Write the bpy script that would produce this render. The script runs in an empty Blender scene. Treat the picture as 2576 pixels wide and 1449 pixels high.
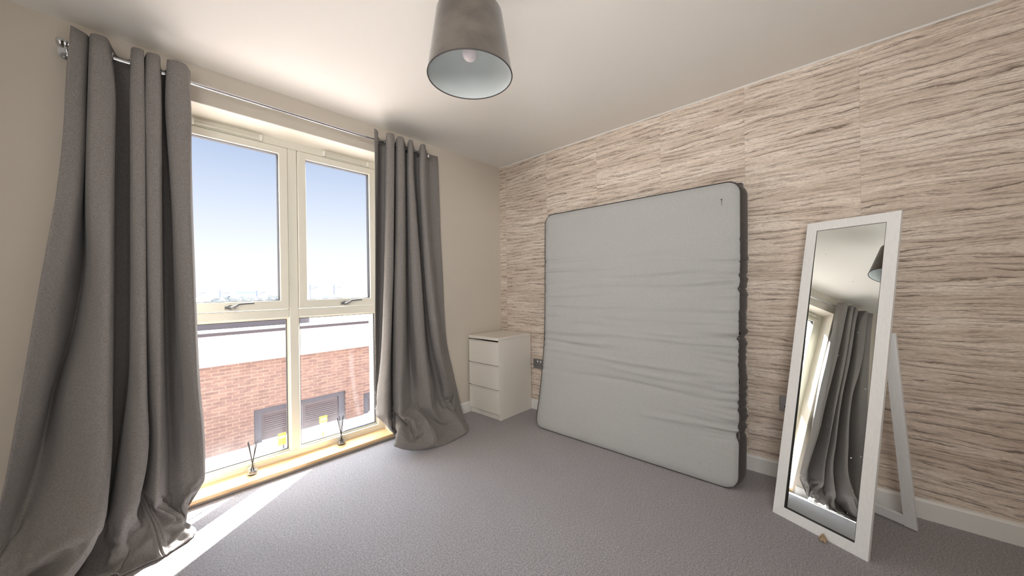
import bpy, bmesh, math, random
import numpy as np
from mathutils import Vector, Matrix

# ------------------------------------------------------------------ camera, sky, sun, exposure
SC = bpy.context.scene
COL = SC.collection
FPX, YAW, ROLL, CAMH = 891.69, 0.742642, -0.0145518, 1.15502
WALLX, WALLY, CEIL = 2.632, 2.572, 2.40
LEFTX, BACKY = -1.05, -0.95

cam_data = bpy.data.cameras.new('camera')
cam_data.sensor_width = 36.0
cam_data.lens = FPX * 36.0 / 2576.0
cam_data.clip_start = 0.02
cam_data.clip_end = 600
cam = bpy.data.objects.new('camera', cam_data)
COL.objects.link(cam)
_f = Vector((math.cos(YAW), math.sin(YAW), 0))
_r0 = Vector((math.sin(YAW), -math.cos(YAW), 0))
_u0 = Vector((0, 0, 1))
_r = _r0 * math.cos(ROLL) + _u0 * math.sin(ROLL)
_u = -_r0 * math.sin(ROLL) + _u0 * math.cos(ROLL)
cam.matrix_world = Matrix(((_r.x, _u.x, -_f.x, 0), (_r.y, _u.y, -_f.y, 0), (_r.z, _u.z, -_f.z, CAMH), (0, 0, 0, 1)))
SC.camera = cam

SC.view_settings.view_transform = 'Standard'
SC.view_settings.look = 'None'
SC.view_settings.gamma = 1.0
SC.view_settings.use_curve_mapping = False
SC.view_settings.exposure = 0.28
SC.cycles.use_denoising = True
SC.cycles.max_bounces = 10
SC.cycles.diffuse_bounces = 6
SC.cycles.transparent_max_bounces = 16
SC.cycles.sample_clamp_indirect = 6.0
SC.cycles.caustics_reflective = False

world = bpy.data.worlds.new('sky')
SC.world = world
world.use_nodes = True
wn = world.node_tree
wn.nodes.clear()
_out = wn.nodes.new('ShaderNodeOutputWorld')
_bg = wn.nodes.new('ShaderNodeBackground')
_tc = wn.nodes.new('ShaderNodeTexCoord')
_sep = wn.nodes.new('ShaderNodeSeparateXYZ')
_rmp = wn.nodes.new('ShaderNodeValToRGB')
wn.links.new(_tc.outputs['Generated'], _sep.inputs[0])
wn.links.new(_sep.outputs['Z'], _rmp.inputs[0])
_st = [(0.0, (0.90, 0.91, 0.95)), (0.012, (0.90, 0.92, 0.97)), (0.10, (0.80, 0.84, 0.93)), (0.19, (0.64, 0.71, 0.84)),
       (0.33, (0.41, 0.51, 0.71)), (0.42, (0.44, 0.55, 0.75)), (0.62, (0.84, 0.92, 1.0)), (1.0, (0.84, 0.92, 1.0))]
_cr = _rmp.color_ramp
while len(_cr.elements) > 1:
    _cr.elements.remove(_cr.elements[-1])
_cr.elements[0].position = _st[0][0]
_cr.elements[0].color = (*_st[0][1], 1)
for _p, _c in _st[1:]:
    _e = _cr.elements.new(_p)
    _e.color = (*_c, 1)
# the high sky, above the part the window frames, is given extra brightness to light the room
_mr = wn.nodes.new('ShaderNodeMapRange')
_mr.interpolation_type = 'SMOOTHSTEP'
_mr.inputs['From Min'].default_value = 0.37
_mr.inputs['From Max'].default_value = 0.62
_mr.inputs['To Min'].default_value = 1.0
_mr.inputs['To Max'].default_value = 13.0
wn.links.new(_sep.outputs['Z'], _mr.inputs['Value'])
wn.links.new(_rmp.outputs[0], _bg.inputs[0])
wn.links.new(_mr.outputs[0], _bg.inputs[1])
wn.links.new(_bg.outputs[0], _out.inputs[0])

SUN_AZ = math.radians(36.6)
SUN_EL = math.radians(31.5)
sun_data = bpy.data.lights.new('sun', 'SUN')
sun_data.energy = 50.0
sun_data.color = (1.0, 0.97, 0.93)
sun_data.angle = math.radians(0.6)
sun = bpy.data.objects.new('sun', sun_data)
COL.objects.link(sun)
_sd = Vector((-math.cos(SUN_AZ) * math.cos(SUN_EL), -math.sin(SUN_AZ) * math.cos(SUN_EL), -math.sin(SUN_EL)))
sun.rotation_euler = _sd.to_track_quat('-Z', 'Y').to_euler()
sun.location = (12, 12, 12)


def area_lamp(name, loc, target, sx, sy, energy, color):
    d = bpy.data.lights.new(name, 'AREA')
    d.shape = 'RECTANGLE'
    d.size, d.size_y, d.energy, d.color = sx, sy, energy, color
    o = bpy.data.objects.new(name, d)
    COL.objects.link(o)
    o.location = loc
    o.rotation_euler = (Vector(target) - Vector(loc)).to_track_quat('-Z', 'Y').to_euler()
    return o


# two unseen fill lamps added to brighten the room, behind and below the camera
_sl = area_lamp('added_fill_lamp', (-0.75, -0.45, 1.75), (2.55, 1.75, 1.55), 0.9, 0.9, 16.0, (1.0, 0.97, 0.93))
_sl.data.spread = math.radians(105)
area_lamp('added_upward_fill', (-0.1, 0.1, 0.35), (-0.1, 0.6, 2.4), 1.2, 1.2, 13.0, (1.0, 0.97, 0.93))


# ------------------------------------------------------------------ helpers
def tag(o, label=None, cat=None, group=None, kind=None):
    if label: o['label'] = label
    if cat: o['category'] = cat
    if group: o['group'] = group
    if kind: o['kind'] = kind
    return o


def thing(name, label, cat, loc=(0, 0, 0), rotz=0.0, group=None, kind=None):
    o = bpy.data.objects.new(name, None)
    o.empty_display_size = 0.1
    COL.objects.link(o)
    o.location = loc
    o.rotation_euler = (0, 0, rotz)
    return tag(o, label, cat, group, kind)


def obj(name, bm, mat, parent=None, smooth=False, bevel=0.0, seg=2, autos=None):
    me = bpy.data.meshes.new(name)
    bmesh.ops.recalc_face_normals(bm, faces=bm.faces)
    bm.to_mesh(me)
    bm.free()
    mats = mat if isinstance(mat, (list, tuple)) else [mat]
    for m in mats:
        me.materials.append(m)
    if smooth:
        me.polygons.foreach_set('use_smooth', [True] * len(me.polygons))
        if autos:
            me.set_sharp_from_angle(angle=math.radians(autos))
    o = bpy.data.objects.new(name, me)
    COL.objects.link(o)
    if parent:
        o.parent = parent
    if bevel:
        b = o.modifiers.new('bevel', 'BEVEL')
        b.width = bevel
        b.segments = seg
        b.limit_method = 'ANGLE'
        b.angle_limit = math.radians(40)
    return o


def B():
    return bmesh.new()


def box(bm, x0, x1, y0, y1, z0, z1, mi=0):
    v = [bm.verts.new(c) for c in ((x0, y0, z0), (x1, y0, z0), (x1, y1, z0), (x0, y1, z0),
                                   (x0, y0, z1), (x1, y0, z1), (x1, y1, z1), (x0, y1, z1))]
    for q in ((0, 3, 2, 1), (4, 5, 6, 7), (0, 1, 5, 4), (1, 2, 6, 5), (2, 3, 7, 6), (3, 0, 4, 7)):
        bm.faces.new([v[i] for i in q]).material_index = mi
    return v


def hexa(bm, pts, mi=0):
    v = [bm.verts.new(c) for c in pts]
    for q in ((0, 3, 2, 1), (4, 5, 6, 7), (0, 1, 5, 4), (1, 2, 6, 5), (2, 3, 7, 6), (3, 0, 4, 7)):
        bm.faces.new([v[i] for i in q]).material_index = mi


def tube(bm, pts, rad, seg=12, cap=True, mi=0):
    pts = [Vector(q) for q in pts]
    rads = rad if isinstance(rad, (list, tuple)) else [rad] * len(pts)
    rings = []
    prev = None
    for i, q in enumerate(pts):
        t = (pts[min(i + 1, len(pts) - 1)] - pts[max(i - 1, 0)]).normalized()
        ref = prev if prev else (Vector((0, 0, 1)) if abs(t.z) < 0.9 else Vector((1, 0, 0)))
        a = (ref - t * ref.dot(t)).normalized()
        prev = a
        b = t.cross(a)
        rings.append([bm.verts.new(q + (a * math.cos(2 * math.pi * k / seg) + b * math.sin(2 * math.pi * k / seg)) * rads[i])
                      for k in range(seg)])
    for i in range(len(rings) - 1):
        for k in range(seg):
            bm.faces.new([rings[i][k], rings[i][(k + 1) % seg], rings[i + 1][(k + 1) % seg], rings[i + 1][k]]).material_index = mi
    if cap:
        bm.faces.new(rings[0][::-1]).material_index = mi
        bm.faces.new(rings[-1]).material_index = mi


def lathe(bm, prof, seg=48, c=(0, 0, 0), close=False, mi=0):
    """prof: (r, z) list turned about the z axis through c"""
    rings = []
    for r, z in prof:
        if r < 1e-6:
            rings.append([bm.verts.new((c[0], c[1], c[2] + z))])
        else:
            rings.append([bm.verts.new((c[0] + r * math.cos(2 * math.pi * k / seg), c[1] + r * math.sin(2 * math.pi * k / seg), c[2] + z))
                          for k in range(seg)])
    n = len(rings)
    for i in range(n if close else n - 1):
        a, b = rings[i], rings[(i + 1) % n]
        for k in range(seg):
            k2 = (k + 1) % seg
            if len(a) == 1 and len(b) == 1:
                continue
            if len(a) == 1:
                bm.faces.new([a[0], b[k], b[k2]]).material_index = mi
            elif len(b) == 1:
                bm.faces.new([a[k], a[k2], b[0]]).material_index = mi
            else:
                bm.faces.new([a[k], a[k2], b[k2], b[k]]).material_index = mi


def torus(bm, c, axis, R, r, seg=28, ms=8, flat=1.0):
    axis = Vector(axis).normalized()
    ref = Vector((0, 0, 1)) if abs(axis.z) < 0.9 else Vector((1, 0, 0))
    a = (ref - axis * ref.dot(axis)).normalized()
    b = axis.cross(a)
    rings = []
    for i in range(seg):
        t = 2 * math.pi * i / seg
        d = a * math.cos(t) + b * math.sin(t)
        rings.append([bm.verts.new(Vector(c) + d * (R + r * math.cos(2 * math.pi * k / ms)) + axis * (r * flat * math.sin(2 * math.pi * k / ms)))
                      for k in range(ms)])
    for i in range(seg):
        for k in range(ms):
            bm.faces.new([rings[i][k], rings[(i + 1) % seg][k], rings[(i + 1) % seg][(k + 1) % ms], rings[i][(k + 1) % ms]])


# ------------------------------------------------------------------ materials
def srgb(r, g, b):
    f = lambda c: (c / 255 / 12.92) if c / 255 <= 0.04045 else ((c / 255 + 0.055) / 1.055) ** 2.4
    return (f(r), f(g), f(b), 1.0)


class Mat:
    def __init__(self, name, col, rough=0.6, metal=0.0, spec=0.5, sheen=0.0):
        self.m = bpy.data.materials.new(name)
        self.m.use_nodes = True
        self.nt = self.m.node_tree
        self.b = self.nt.nodes['Principled BSDF']
        self.b.inputs['Base Color'].default_value = col
        self.b.inputs['Roughness'].default_value = rough
        self.b.inputs['Metallic'].default_value = metal
        self.b.inputs['Specular IOR Level'].default_value = spec
        if sheen:
            self.b.inputs['Sheen Weight'].default_value = sheen
            self.b.inputs['Sheen Roughness'].default_value = 0.5
        self.obj_co = None

    def n(self, t, **kw):
        nd = self.nt.nodes.new(t)
        for k, v in kw.items():
            setattr(nd, k, v)
        return nd

    def link(self, a, b):
        self.nt.links.new(a, b)

    def co(self, scale=(1, 1, 1), loc=(0, 0, 0)):
        if not self.obj_co:
            self.obj_co = self.n('ShaderNodeTexCoord')
        mp = self.n('ShaderNodeMapping')
        mp.inputs['Scale'].default_value = scale
        mp.inputs['Location'].default_value = loc
        self.link(self.obj_co.outputs['Object'], mp.inputs[0])
        return mp.outputs[0]

    def noise(self, vec, scale, detail=3, rough=0.5, dist=0.0):
        nz = self.n('ShaderNodeTexNoise')
        nz.inputs['Scale'].default_value = scale
        nz.inputs['Detail'].default_value = detail
        nz.inputs['Roughness'].default_value = rough
        nz.inputs['Distortion'].default_value = dist
        self.link(vec, nz.inputs['Vector'])
        return nz.outputs[0]

    def ramp(self, fac, stops):
        r = self.n('ShaderNodeValToRGB')
        cr = r.color_ramp
        while len(cr.elements) > 1:
            cr.elements.remove(cr.elements[-1])
        cr.elements[0].position, cr.elements[0].color = stops[0]
        for p_, c_ in stops[1:]:
            cr.elements.new(p_).color = c_
        self.link(fac, r.inputs[0])
        return r.outputs[0]

    def mix(self, fac, a, b, mode='MIX'):
        mx = self.n('ShaderNodeMix', data_type='RGBA', blend_type=mode)
        for sock, v in ((mx.inputs[0], fac), (mx.inputs[6], a), (mx.inputs[7], b)):
            if hasattr(v, 'links'):
                self.link(v, sock)
            else:
                sock.default_value = v
        return mx.outputs[2]

    def color(self, sock):
        self.link(sock, self.b.inputs['Base Color'])

    def bump(self, sock, strength=0.3, dist=0.002):
        bp = self.n('ShaderNodeBump')
        bp.inputs['Strength'].default_value = strength
        bp.inputs['Distance'].default_value = dist
        self.link(sock, bp.inputs['Height'])
        self.link(bp.outputs[0], self.b.inputs['Normal'])
        return bp


def g(v):
    return (v, v, v, 1)


M = {}
# beige matt paint
m = Mat('beige_paint', srgb(204, 197, 186), 0.85, spec=0.25)
m.bump(m.noise(m.co(), 260, 2), 0.08, 0.001)
M['beige'] = m.m
m = Mat('white_ceiling_paint', srgb(232, 230, 226), 0.9, spec=0.2)
m.bump(m.noise(m.co(), 180, 2), 0.06, 0.001)
M['ceiling'] = m.m
m = Mat('cream_reveal_paint', srgb(236, 231, 220), 0.75, spec=0.3)
m.bump(m.noise(m.co(), 120, 3), 0.15, 0.001)
M['reveal'] = m.m
m = Mat('white_gloss_paint', srgb(226, 226, 224), 0.35)
M['trim'] = m.m
m = Mat('cream_window_frame', srgb(224, 222, 210), 0.35)
M['frame'] = m.m
m = Mat('black_rubber_gasket', srgb(60, 60, 64), 0.6)
M['gasket'] = m.m

# wallpaper with horizontal split-slate strokes, hung in panels
m = Mat('split_slate_wallpaper', g(0.5), 0.8, spec=0.2)
sepw = m.n('ShaderNodeSeparateXYZ')
m.link(m.co(), sepw.inputs[0])
# warp: let the lines wander a little
wv = m.noise(m.co((1, 2.2, 5.0)), 1.0, 3, 0.6)
wadd = m.n('ShaderNodeMath', operation='MULTIPLY_ADD')
m.link(wv, wadd.inputs[0])
wadd.inputs[1].default_value = 0.03
m.link(sepw.outputs['Z'], wadd.inputs[2])
comb = m.n('ShaderNodeCombineXYZ')
m.link(sepw.outputs['X'], comb.inputs[0])
# panel index shifts the pattern at each seam
pidx = m.n('ShaderNodeMath', operation='MULTIPLY_ADD')
m.link(sepw.outputs['Y'], pidx.inputs[0])
pidx.inputs[1].default_value = 1 / 0.516
pidx.inputs[2].default_value = 0.188
pfl = m.n('ShaderNodeMath', operation='FLOOR')
m.link(pidx.outputs[0], pfl.inputs[0])
m.link(sepw.outputs['Y'], comb.inputs[1])
zsh = m.n('ShaderNodeMath', operation='MULTIPLY_ADD')
m.link(pfl.outputs[0], zsh.inputs[0])
zsh.inputs[1].default_value = 0.37
m.link(wadd.outputs[0], zsh.inputs[2])
m.link(zsh.outputs[0], comb.inputs[2])


def wmap(sx, sy, sz, lz=0.0):
    mp = m.n('ShaderNodeMapping')
    mp.inputs['Scale'].default_value = (sx, sy, sz)
    mp.inputs['Location'].default_value = (0, 0, lz)
    m.link(comb.outputs[0], mp.inputs[0])
    return mp.outputs[0]


wsep = m.n('ShaderNodeSeparateXYZ')
m.link(comb.outputs[0], wsep.inputs[0])


def wmath(op, a_, b_=None, c_=None):
    nd = m.n('ShaderNodeMath', operation=op)
    for i_, v_ in enumerate((a_, b_, c_)):
        if v_ is None:
            continue
        if hasattr(v_, 'links'):
            m.link(v_, nd.inputs[i_])
        else:
            nd.inputs[i_].default_value = v_
    return nd.outputs[0]


def layers(freq, na, wa, nb_, wb):
    v_ = wmath('MULTIPLY_ADD', wsep.outputs['Z'], freq, 0.0)
    v_ = wmath('MULTIPLY_ADD', na, wa, v_)
    v_ = wmath('MULTIPLY_ADD', nb_, wb, v_)
    return wmath('FRACT', v_)


na1 = m.noise(wmap(1, 1.5, 9), 1.0, 2, 0.5)
nb1 = m.noise(wmap(1, 16.0, 40, 4), 1.0, 3, 0.6)
nb2 = m.noise(wmap(1, 30.0, 90, 9), 1.0, 3, 0.6)
f1 = layers(31, na1, 3.4, nb1, 0.5)
f2 = layers(62, na1, 6.0, nb2, 0.7)
g1 = m.noise(wmap(1, 6.0, 50, 11), 1.0, 3, 0.6)
g2 = m.noise(wmap(1, 7.0, 60, 17), 1.0, 3, 0.6)
n3 = m.noise(wmap(1, 2.2, 20, 3), 1.0, 3, 0.5)
n4 = m.noise(wmap(1, 60, 300, 5), 1.0, 3, 0.6)
base = m.ramp(n3, [(0.30, srgb(204, 190, 176)), (0.50, srgb(222, 209, 196)), (0.70, srgb(236, 226, 215))])
base = m.mix(m.ramp(n4, [(0.40, g(0.0)), (0.66, g(0.42))]), base, srgb(164, 148, 134))
l2 = wmath('MULTIPLY', m.ramp(f2, [(0.0, g(0.9)), (0.16, g(0.7)), (0.42, g(0.0)), (0.96, g(0.0)), (1.0, g(0.5))]), m.ramp(g2, [(0.42, g(0)), (0.60, g(0.85))]))
base = m.mix(l2, base, srgb(140, 124, 112))
l1 = wmath('MULTIPLY', m.ramp(f1, [(0.0, g(1)), (0.09, g(0.85)), (0.18, g(0.3)), (0.42, g(0)), (0.97, g(0)), (1.0, g(0.8))]), m.ramp(g1, [(0.42, g(0.04)), (0.58, g(0.9))]))
base = m.mix(l1, base, srgb(108, 92, 83))
n1 = f1
# seams
frac = m.n('ShaderNodeMath', operation='FRACT')
m.link(pidx.outputs[0], frac.inputs[0])
sl = m.n('ShaderNodeMath', operation='LESS_THAN')
m.link(frac.outputs[0], sl.inputs[0])
sl.inputs[1].default_value = 0.0035
sm = m.n('ShaderNodeMath', operation='MULTIPLY')
m.link(sl.outputs[0], sm.inputs[0])
sm.inputs[1].default_value = 0.28
base = m.mix(sm.outputs[0], base, srgb(130, 112, 96))
m.color(base)
M['wallpaper'] = m.m

# carpet
m = Mat('grey_cut_pile_carpet', g(0.3), 0.95, spec=0.1, sheen=0.25)
c1 = m.noise(m.co(), 330, 3, 0.8)
c2 = m.noise(m.co(), 120, 3, 0.7)
c3 = m.noise(m.co(), 1.7, 3, 0.55)
cc = m.ramp(c1, [(0.36, srgb(100, 96, 99)), (0.5, srgb(188, 183, 187)), (0.64, srgb(248, 244, 247))])
cc = m.mix(m.ramp(c2, [(0.40, g(0.5)), (0.58, g(0))]), cc, srgb(112, 108, 111))
cc = m.mix(m.ramp(c3, [(0.35, g(0.25)), (0.6, g(0))]), cc, srgb(166, 159, 160))
m.color(cc)
ad = m.n('ShaderNodeMath', operation='ADD')
m.link(c1, ad.inputs[0])
m.link(c2, ad.inputs[1])
m.bump(ad.outputs[0], 0.9, 0.006)
M['carpet'] = m.m


def woven(name, c_lo, c_hi, sc=900, rough=0.9, sheen=0.15, bump=0.25):
    m = Mat(name, g(0.3), rough, spec=0.15, sheen=sheen)
    a = m.noise(m.co((1, 1, 0.35)), sc, 2, 0.6)
    b = m.noise(m.co((0.4, 0.4, 2.2)), sc * 0.4, 2, 0.6)
    mx = m.n('ShaderNodeMath', operation='MULTIPLY_ADD')
    m.link(a, mx.inputs[0])
    mx.inputs[1].default_value = 0.5
    hb = m.n('ShaderNodeMath', operation='MULTIPLY')
    m.link(b, hb.inputs[0])
    hb.inputs[1].default_value = 0.5
    m.link(hb.outputs[0], mx.inputs[2])
    m.color(m.ramp(mx.outputs[0], [(0.38, c_lo), (0.62, c_hi)]))
    m.bump(mx.outputs[0], bump, 0.001)
    return m.m


M['curtain'] = woven('charcoal_woven_curtain', srgb(106, 102, 101), srgb(148, 144, 141), 1000)
M['mattress_top'] = woven('pale_grey_mattress_fabric', srgb(158, 160, 160), srgb(176, 178, 178), 700, bump=0.12)
M['mattress_side'] = woven('dark_grey_mattress_border', srgb(62, 58, 57), srgb(88, 83, 81), 500)
m = Mat('dark_piping', srgb(66, 62, 62), 0.8)
M['piping'] = m.m
m = Mat('mark_on_fabric', srgb(96, 95, 92), 0.9)
M['mark'] = m.m
m = Mat('taupe_velvet_shade', g(0.2), 0.8, spec=0.2, sheen=0.4)
m.color(m.ramp(m.noise(m.co((1, 1, 1.4)), 9, 4, 0.6), [(0.35, srgb(76, 70, 65)), (0.65, srgb(94, 87, 80))]))
M['velvet'] = m.m
m = Mat('pale_shade_lining', srgb(196, 203, 205), 0.5)
M['lining'] = m.m
m = Mat('frosted_bulb', srgb(226, 218, 222), 0.3)
M['bulb'] = m.m
m = Mat('white_plastic', srgb(232, 232, 228), 0.4)
M['plastic'] = m.m
m = Mat('polished_chrome', srgb(214, 216, 220), 0.12, 1.0)
M['chrome'] = m.m
m = Mat('brushed_steel', srgb(150, 150, 152), 0.38, 1.0)
M['steel'] = m.m
m = Mat('dark_grey_lever', srgb(122, 122, 124), 0.35, 0.6)
M['lever'] = m.m
m = Mat('dark_gap', srgb(40, 38, 36), 0.8)
M['dark'] = m.m
m = Mat('white_foil_chest', srgb(230, 226, 218), 0.22)
M['chest'] = m.m
m = Mat('white_painted_mirror_frame', g(0.7), 0.4)
m.color(m.ramp(m.noise(m.co((14, 14, 1.0)), 9, 4, 0.6), [(0.3, srgb(224, 226, 227)), (0.7, srgb(232, 233, 234))]))
M['mirror_frame'] = m.m
m = Mat('mirror_silver', srgb(232, 238, 236), 0.0, 1.0)
# a few specks of dust on the glass
vor = m.noise(m.co((1, 1, 1)), 60, 2, 0.5)
dust = m.ramp(vor, [(0.735, g(0.004)), (0.76, g(0.30))])
m.link(dust, m.b.inputs['Roughness'])
M['mirror'] = m.m
m = Mat('jute_rope', srgb(168, 146, 120), 0.9)
M['rope'] = m.m
# honey-coloured pine sill
m = Mat('varnished_pine', g(0.4), 0.3)
m.color(m.ramp(m.noise(m.co((1.2, 22, 22)), 6, 4, 0.6, 0.4), [(0.3, srgb(210, 164, 112)), (0.7, srgb(234, 202, 154))]))
M['pine'] = m.m


# window glass: clear, a little reflective, with dust and a wiped smear
def glass(name, dirt):
    mt = bpy.data.materials.new(name)
    mt.use_nodes = True
    nt = mt.node_tree
    nt.nodes.clear()
    out = nt.nodes.new('ShaderNodeOutputMaterial')
    tr = nt.nodes.new('ShaderNodeBsdfTransparent')
    gl = nt.nodes.new('ShaderNodeBsdfGlossy')
    gl.inputs['Roughness'].default_value = 0.02
    lw = nt.nodes.new('ShaderNodeLayerWeight')
    fr = nt.nodes.new('ShaderNodeMath')
    fr.operation = 'POWER'
    nt.links.new(lw.outputs['Facing'], fr.inputs[0])
    fr.inputs[1].default_value = 4.0
    mx = nt.nodes.new('ShaderNodeMixShader')
    nt.links.new(fr.outputs[0], mx.inputs[0])
    nt.links.new(tr.outputs[0], mx.inputs[1])
    nt.links.new(gl.outputs[0], mx.inputs[2])
    last = mx.outputs[0]
    if dirt:
        df = nt.nodes.new('ShaderNodeBsdfTranslucent')
        df.inputs['Color'].default_value = (0.9, 0.9, 0.92, 1)
        tc = nt.nodes.new('ShaderNodeTexCoord')
        nz = nt.nodes.new('ShaderNodeTexNoise')
        nz.inputs['Scale'].default_value = 7.0
        nz.inputs['Detail'].default_value = 4
        nt.links.new(tc.outputs['Object'], nz.inputs['Vector'])
        sp = nt.nodes.new('ShaderNodeSeparateXYZ')
        nt.links.new(tc.outputs['Object'], sp.inputs[0])

        def mth(op, a_, b_=None, c_=None):
            nd = nt.nodes.new('ShaderNodeMath')
            nd.operation = op
            for i_, v_ in enumerate((a_, b_, c_)):
                if v_ is None:
                    continue
                if hasattr(v_, 'links'):
                    nt.links.new(v_, nd.inputs[i_])
                else:
                    nd.inputs[i_].default_value = v_
            return nd.outputs[0]

        def smooth(v_, a_, b_, lo, hi):
            nd = nt.nodes.new('ShaderNodeMapRange')
            nd.interpolation_type = 'SMOOTHSTEP'
            nd.inputs['From Min'].default_value = a_
            nd.inputs['From Max'].default_value = b_
            nd.inputs['To Min'].default_value = lo
            nd.inputs['To Max'].default_value = hi
            nt.links.new(v_, nd.inputs['Value'])
            return nd.outputs[0]

        # dust settled along the foot of the pane
        foot_ = mth('MULTIPLY', smooth(sp.outputs['Z'], 0.05, 0.30, 1.0, 0.0), smooth(nz.outputs[0], 0.3, 0.7, 0.3, 1.0))
        # one long curved wipe mark on the right-hand pane (x 0.38..0.46 from the window centre)
        zc = mth('SUBTRACT', 0.66, sp.outputs['Z'])
        xc = mth('MULTIPLY_ADD', mth('MULTIPLY', zc, zc), 0.22, 0.385)
        dd = mth('ABSOLUTE', mth('SUBTRACT', sp.outputs['X'], xc))
        wipe = mth('MULTIPLY', smooth(dd, 0.004, 0.028, 1.0, 0.0), smooth(sp.outputs['Z'], 0.60, 0.72, 1.0, 0.0))
        side = smooth(sp.outputs['X'], 0.38, 0.62, 0.0, 0.35)
        tot = mth('ADD', mth('ADD', foot_, wipe), mth('ADD', side, 0.10))
        rp = nt.nodes.new('ShaderNodeMath')
        rp.operation = 'MULTIPLY'
        nt.links.new(tot, rp.inputs[0])
        rp.inputs[1].default_value = dirt
        m2 = nt.nodes.new('ShaderNodeMixShader')
        nt.links.new(rp.outputs[0], m2.inputs[0])
        nt.links.new(last, m2.inputs[1])
        nt.links.new(df.outputs[0], m2.inputs[2])
        last = m2.outputs[0]
    nt.links.new(last, out.inputs[0])
    return mt


M['glass'] = glass('window_glass', 0.0)
M['glass_dusty'] = glass('dusty_window_glass', 0.022)
m = Mat('clear_bottle_glass', (0.95, 0.97, 0.97, 1), 0.02)
m.b.inputs['Transmission Weight'].default_value = 1.0
m.b.inputs['IOR'].default_value = 1.45
M['bottle'] = m.m
m = Mat('black_reed', srgb(52, 50, 52), 0.8)
M['reed'] = m.m
m = Mat('fragrance_oil', srgb(226, 226, 232), 0.05)
m.b.inputs['Transmission Weight'].default_value = 0.8
M['oil'] = m.m

# outside
m = Mat('pink_buff_brickwork', g(0.4), 0.85, spec=0.2)
bco = m.n('ShaderNodeCombineXYZ')
bsep = m.n('ShaderNodeSeparateXYZ')
m.link(m.co(), bsep.inputs[0])
m.link(bsep.outputs['X'], bco.inputs[0])
m.link(bsep.outputs['Z'], bco.inputs[1])
bt = m.n('ShaderNodeTexBrick')
bt.inputs['Scale'].default_value = 1.0
bt.inputs['Brick Width'].default_value = 0.235
bt.inputs['Row Height'].default_value = 0.078
bt.inputs['Mortar Size'].default_value = 0.009
bt.inputs['Color1'].default_value = srgb(*(128, 108, 100))
bt.inputs['Color2'].default_value = srgb(*(114, 96, 91))
bt.inputs['Mortar'].default_value = srgb(140, 124, 112)
m.link(bco.outputs[0], bt.inputs['Vector'])
bcol = m.mix(m.ramp(m.noise(m.co((4, 1, 13)), 1.0, 3, 0.6), [(0.42, g(0)), (0.66, g(0.5))]), bt.outputs[0], srgb(84, 70, 70))
m.color(bcol)
M['brick'] = m.m
for k_, c_, r_ in (('fascia', (238, 232, 214), 0.6), ('slate', (62, 60, 65), 0.7), ('white_metal', (235, 236, 238), 0.5), ('roof', (214, 212, 210), 0.8),
                   ('door_frame', (84, 88, 98), 0.6), ('door_panel', (104, 102, 108), 0.6), ('yellow', (240, 196, 60), 0.5),
                   ('lemon', (236, 226, 70), 0.5), ('sign_white', (246, 244, 240), 0.5), ('paving', (190, 180, 176), 0.9),
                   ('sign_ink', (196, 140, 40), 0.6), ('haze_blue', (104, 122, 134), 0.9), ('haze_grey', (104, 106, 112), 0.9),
                   ('haze_tree', (88, 90, 90), 0.95), ('pole_grey', (76, 80, 90), 0.8), ('haze_roof', (116, 132, 138), 0.8)):  # distance haze is mixed into the haze_ colours themselves
    M[k_] = Mat('outside_' + k_, srgb(*c_), r_, spec=0.2).m

# ------------------------------------------------------------------ the room shell
XL, XR = 0.14, 1.41           # window opening
FY = 2.712                    # inner face of the window frame
RX0 = LEFTX - 0.15


def struct(name, bm, mat, label, cat, **kw):
    return tag(obj(name, bm, mat, **kw), label, cat, kind='structure')


b = B(); box(b, LEFTX - 0.15, WALLX + 0.15, BACKY - 0.15, WALLY + 0.0, -0.12, 0.0)
struct('floor', b, M['carpet'], 'grey cut-pile carpet covering the bedroom floor', 'floor')
b = B(); box(b, LEFTX - 0.15, WALLX + 0.15, BACKY - 0.15, WALLY + 0.41, CEIL, CEIL + 0.15)
struct('ceiling', b, M['ceiling'], 'plain white bedroom ceiling', 'ceiling')
b = B()
box(b, RX0, XL, WALLY, WALLY + 0.40, -0.12, CEIL)
box(b, XR, WALLX + 0.15, WALLY, WALLY + 0.40, -0.12, CEIL)
box(b, XL, XR, WALLY, WALLY + 0.21, 2.20, CEIL)
box(b, XL, XR, WALLY + 0.21, WALLY + 0.40, 2.37, CEIL)
box(b, XL, XR, WALLY, WALLY + 0.40, -0.12, 0.012)
struct('wall_left', b, M['beige'], 'beige painted wall with the full-height window and curtains', 'wall')
b = B(); box(b, WALLX, WALLX + 0.15, BACKY - 0.15, WALLY, -0.12, CEIL)
struct('wall_right', b, M['wallpaper'], 'feature wall papered in beige and brown split-stone strokes', 'wall')
b = B(); box(b, LEFTX - 0.15, LEFTX, BACKY - 0.15, WALLY, -0.12, CEIL)
struct('wall_near', b, M['beige'], 'beige painted wall at the near left of the room', 'wall')
b = B(); box(b, LEFTX, WALLX, BACKY - 0.15, BACKY, -0.12, CEIL)
struct('wall_back', b, M['beige'], 'beige painted wall behind the viewer', 'wall')


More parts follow.
